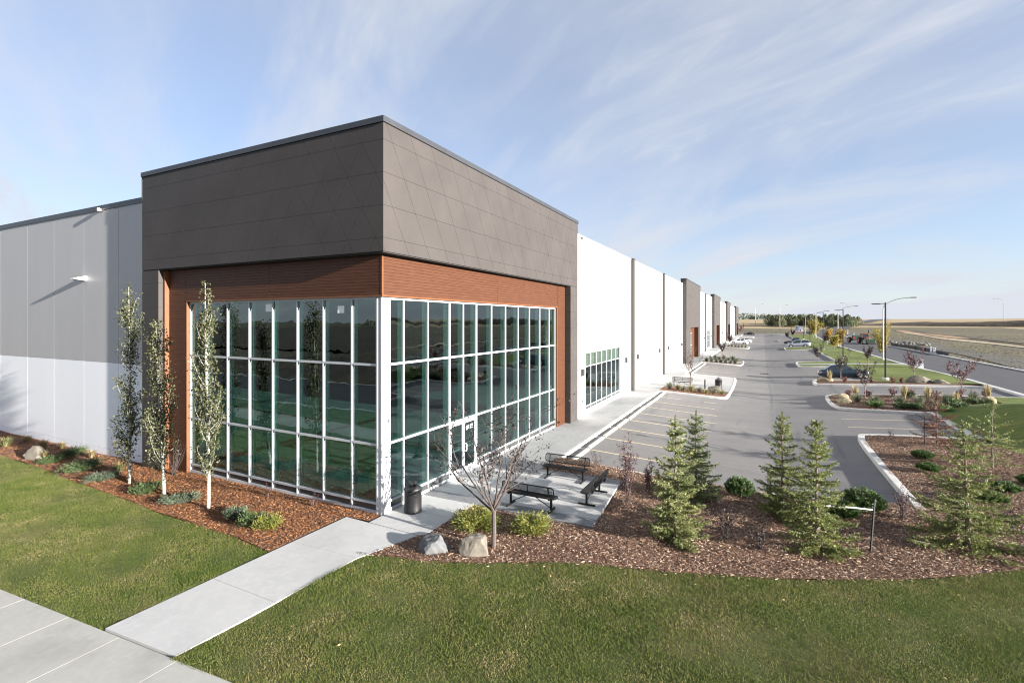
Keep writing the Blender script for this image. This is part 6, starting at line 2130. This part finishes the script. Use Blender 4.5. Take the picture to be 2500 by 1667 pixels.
# --- saplings
SG = 'dark-leaved saplings around the lot'
saps = [(4.86, 36.4, 3.9, 30, 'leaf_dark', 260, 'sparse thin-branched sapling on the bench island', 0.42),
        (4.54, 81.5, 3.0, 31, 'leaf_dark', 420, 'dark purple sapling on the second island', 0.55),
        (3.7, 121.0, 3.2, 32, 'leaf_purple', 420, 'purple sapling on the island before the white sedans', 0.5),
        (2.9, 208, 5.2, 33, 'leaf_purple', 520, 'wide brown-purple tree on the last island of the warehouse', 0.7),
        (24.35, 37.0, 3.05, 34, 'leaf_purple', 420, 'purple sapling at the right of the driveway island', 0.55),
        (18.05, 35.4, 2.65, 35, 'leaf_dark', 430, 'purple sapling on a thin dark stem near the island tip', 0.5),
        (23.95, 48.5, 2.85, 36, 'leaf_purple', 420, 'purple sapling by the large pale boulder', 0.5),
        (18.05, 49.2, 2.7, 37, 'leaf_dark', 380, 'dark round sapling in front of the navy sedan', 0.6),
        (23.3, 68.0, 2.8, 38, 'leaf_dark', 420, 'dark sapling beside the crossing walk on the verge', 0.5),
        (17.9, 71.3, 2.8, 39, 'leaf_dark', 460, 'dark purple sapling on the grass island before the van', 0.5),
        (24.65, 132, 2.7, 40, 'leaf_dark', 380, 'dark sapling on the verge behind the third lamp post', 0.5),
        (17.8, 168, 3.0, 41, 'leaf_dark', 420, 'round dark sapling on the far island before the sign', 0.55),
        (20.6, 196, 3.0, 44, 'leaf_purple', 380, 'brown-purple sapling right next to the leasing sign', 0.5)]
for (x, y, h, s, lf, nl, lab, wd) in saps:
    big = 1.0 + max(0, (y - 30)) / 90.0
    small_tree('sapling', lab, 'sapling', x, y, h, s, M['bark'], M[lf], int(nl * 2.0), 0.090 * min(2.2, big), 0.34, wd * 1.3, SG, limbs=6, depth=2 if y < 60 else 1, spread=0.5, trunk_r=0.035)
for (x, y, h, s, lf, lab) in [(26.9, 79.6, 4.9, 50, 'leaf_yellow', 'yellow-green poplar sapling wrapped round the tall street lamp'), (26.2, 119, 4.0, 51, 'leaf_orange', 'orange-yellow poplar sapling at the second street lamp'),
                              (27.0, 127.0, 3.0, 52, 'leaf_yellow', 'small yellow-green poplar sapling on the verge by the road'), (25.4, 136, 4.2, 53, 'leaf_orange', 'orange poplar sapling behind the second street lamp'),
                              (24.4, 112.5, 2.9, 56, 'leaf_yellow', 'slim yellow poplar sapling left of the second street lamp'),
                              (26.2, 186, 6.4, 54, 'leaf_yellow', 'bright yellow poplar beside the third street lamp'), (28.0, 196, 5.8, 55, 'leaf_yellow', 'yellow-brown poplar right of the bright yellow one')]:
    small_tree('poplar_sapling', lab, 'poplar', x, y, h, s, M['bark_white'], M[lf], 2300, 0.11 + 0.0010 * y, 0.20, 0.42, 'yellow poplars along the road', limbs=8, depth=1, spread=0.45, trunk_r=0.05, puff=0.16)

# --- far wood, tree line and soil bank
def crown_mesh(seed, m):
    lv = Leaves(seed)
    rr = lv.r
    n = 1300
    u = rr.random(n)
    a = rr.random(n) * 6.283
    z = 0.10 + 0.90 * u
    prof_ = np.interp(u, [0, 0.12, 0.4, 0.75, 1.0], [0.20, 0.33, 0.36, 0.22, 0.03])
    rad = prof_ * np.sqrt(rr.random(n)) * (1 + 0.25 * np.sin(a * 3 + seed + z * 9))
    c = np.stack([np.cos(a) * rad, np.sin(a) * rad, z], 1)
    lv.diamonds(c, rr.normal(0, 1, (n, 3)) + np.array([0, 0, 0.3]), rr.uniform(0.04, 0.09, n), rr.uniform(0.014, 0.030, n), 0.3)
    return lv.mesh('crown', m)
cm = [crown_mesh(600, M['poplar']), crown_mesh(601, M['poplar_b']), crown_mesh(602, M['poplar']), crown_mesh(603, M['poplar_b'])]
tm_ = MB().tube([(0, 0, 0), (0.004, 0, 0.5), (0, 0, 0.92)], [0.020, 0.014, 0.004], 6).mesh('trunk', M['bark_white'])
rw = random.Random(5)
for i in range(64):
    f = i / 63
    y = 455 + rw.uniform(-25, 45) + 10 * math.sin(f * 6)
    x = 15 + f * 61 + rw.uniform(-1.5, 1.5)
    t = thing('poplar_tree', 'poplar standing in the dark wood at the end of the road', 'poplar', (x, y, float(terrain_z(x, y)) - 0.3), rw.uniform(0, 6), 'poplars of the far wood')
    s = rw.uniform(6.4, 9.8) * (0.8 if f > 0.93 else 1)
    t.scale = (s * rw.uniform(0.9, 1.3), s * rw.uniform(0.9, 1.3), s)
    link('trunk', tm_, t)
    link('crown', cm[rw.randrange(4)], t)
def treeline(name, pts, n, h, seed, m):
    lv = Leaves(seed)
    rr = lv.r
    P = np.array(pts, dtype=float)
    seg = np.linspace(0, len(P) - 1.001, n)
    i = seg.astype(int)
    f = seg - i
    xy = P[i] * (1 - f)[:, None] + P[i + 1] * f[:, None] + rr.normal(0, 5, (n, 2))
    hh = h * (0.35 + 0.65 * vnoise(seg * 9 + 20, seg * 0 + 3, 1.2, seed)) * rr.random(n)
    c = np.stack([xy[:, 0], xy[:, 1], terrain_z(xy[:, 0], xy[:, 1]) + hh], 1)
    lv.diamonds(c, rr.normal(0, 1, (n, 3)) + np.array([0, 0, 0.4]), rr.uniform(0.12, 0.3, n) * h, rr.uniform(0.06, 0.12, n) * h, 0.3)
    o = link(name, lv.mesh(name, m))
    o['kind'] = 'stuff'
treeline('treeline', [(-160, 620), (-60, 700), (0, 720), (60, 700)], 2600, 9, 700, M['poplar'])
treeline('treeline', [(-420, -430), (-200, -450), (0, -440), (150, -360), (270, -200), (330, -30), (350, 90)], 6000, 8.5, 701, M['poplar'])
def ridge(name, pts, w, h, m, seed, kind='structure'):
    rr = np.random.default_rng(seed)
    P = densify(pts, 6.0)
    rows = []
    K = 9
    for i, (x, y) in enumerate(P):
        a, b = P[max(0, i - 1)], P[min(len(P) - 1, i + 1)]
        d = Vector((b[0] - a[0], b[1] - a[1])).normalized()
        nx, ny = d.y, -d.x
        e = min(1.0, i / 8, (len(P) - 1 - i) / 8)
        row = []
        for k in range(K):
            u = k / (K - 1) * 2 - 1
            hh = h * (1 - u * u) ** 0.8 * e * (0.75 + 0.35 * math.sin(i * 0.21 + seed) * math.sin(i * 0.057)) + rr.normal(0, 0.12) * e * (1 - abs(u))
            xx, yy = x + nx * u * w, y + ny * u * w
            row.append((xx, yy, float(terrain_z(xx, yy)) + hh - 0.25))
        rows.append(row)
    V = np.array(rows).reshape(-1, 3)
    n = len(P)
    ii = np.arange(n * K).reshape(n, K)
    F = np.stack([ii[:-1, :-1].ravel(), ii[:-1, 1:].ravel(), ii[1:, 1:].ravel(), ii[1:, :-1].ravel()], 1)
    o = link(name, np_mesh(name, V, F, m, smooth=True))
    o['kind'] = kind
ridge('soil_bank', [(70, 470), (120, 462), (170, 440), (240, 420), (330, 395), (460, 350)], 16, 5.2, M['berm'], 3)
ridge('soil_bank', [(-40, 300), (-12, 306), (14, 302), (24, 296)], 9, 1.8, M['field'], 4)
def ribbon(name, pts, w, m, dz=0.06):
    P = densify(smooth_path(pts, it=2), 5)
    vs, fs = [], []
    for i, (x, y) in enumerate(P):
        a, b = P[max(0, i - 1)], P[min(len(P) - 1, i + 1)]
        d = Vector((b[0] - a[0], b[1] - a[1])).normalized()
        k = w * (0.8 + 0.3 * math.sin(i * 0.37))
        for s in (-1, 1):
            xx, yy = x + d.y * s * k, y - d.x * s * k
            vs.append((xx, yy, float(terrain_z(xx, yy)) + dz))
        if i:
            fs.append((2 * i - 2, 2 * i - 1, 2 * i + 1, 2 * i))
    o = MB().add(vs, fs).build(name, m)
    o['kind'] = 'structure'
ribbon('dirt_track', [(79, 320), (69.5, 233), (66, 186), (65, 161), (63.5, 140), (61.5, 100), (60, 60)], 1.9, M['path_tan'], 0.10)
ribbon('rusty_soil_strip', [(86, 370), (79, 295), (76, 247), (73.5, 215)], 2.6, M['rust_dirt'], 0.13)
ribbon('dark_soil_strip', [(92, 360), (82.5, 297), (77.7, 228), (73, 165), (70, 120)], 2.6, M['berm'], 0.12)
ribbon('grey_dirt_strip', [(54, 300), (49, 225), (46.5, 165), (46, 110), (45.5, 60)], 5.5, M['grey_dirt'], 0.07)


# rough weeds and clods over the open ground, small tufts in the lawns
def weeds(name, n, xr, yr, size, m, seed, dens_seed):
    rr = np.random.default_rng(seed)
    X = xr[0] + (xr[1] - xr[0]) * rr.random(n) ** 1.5
    Y = yr[0] + (yr[1] - yr[0]) * rr.random(n)
    k = vnoise(X + 200, Y * 1.6 + 200, 9.0, dens_seed) > 0.46
    X, Y = X[k], Y[k]
    far_ = np.array([far_x(q) for q in Y]) + 1.4
    k = X > far_
    X, Y = X[k], Y[k]
    lv = Leaves(seed)
    rep_ = 4
    c = np.repeat(np.stack([X, Y, terrain_z(X, Y)], 1), rep_, 0) + rr.normal(0, size * 0.35, (len(X) * rep_, 3)) * np.array([1, 1, 0.1])
    q = rr.normal(0, 0.8, (len(c), 3)) + np.array([0, 0, 0.7])
    lv.diamonds(c, q, rr.uniform(0.5, 1.3, len(c)) * size, rr.uniform(0.12, 0.3, len(c)) * size)
    o = link(name, lv.mesh(name, m))
    o['kind'] = 'stuff'
weeds('weeds', 6000, (38, 150), (40, 300), 0.17, M['palegrass'], 900, 21)
weeds('dry_weeds', 4000, (38, 170), (40, 320), 0.17, M['straw'], 901, 22)
weeds('soil_clods', 8000, (38, 120), (45, 260), 0.18, M['berm'], 902, 23)
rr_ = np.random.default_rng(77)
P = scatter(LAWN_FRONT, 1.0, rr_)
P = np.concatenate([P[vis_front(P)][:60], scatter(LAWN_LEFT, 0.5, rr_)[:25]])
lv = Leaves(78)
lv.diamonds(np.stack([P[:, 0], P[:, 1], T(P[:, 0], P[:, 1]) + 0.03], 1), rr_.normal(0, 1, (len(P), 3)) * np.array([1, 1, 0.2]), rr_.uniform(0.04, 0.09, len(P)), rr_.uniform(0.012, 0.025, len(P)), 0.3)
o = link('fallen_leaves', lv.mesh('fallen_leaves', M['straw']))
o['kind'] = 'stuff'
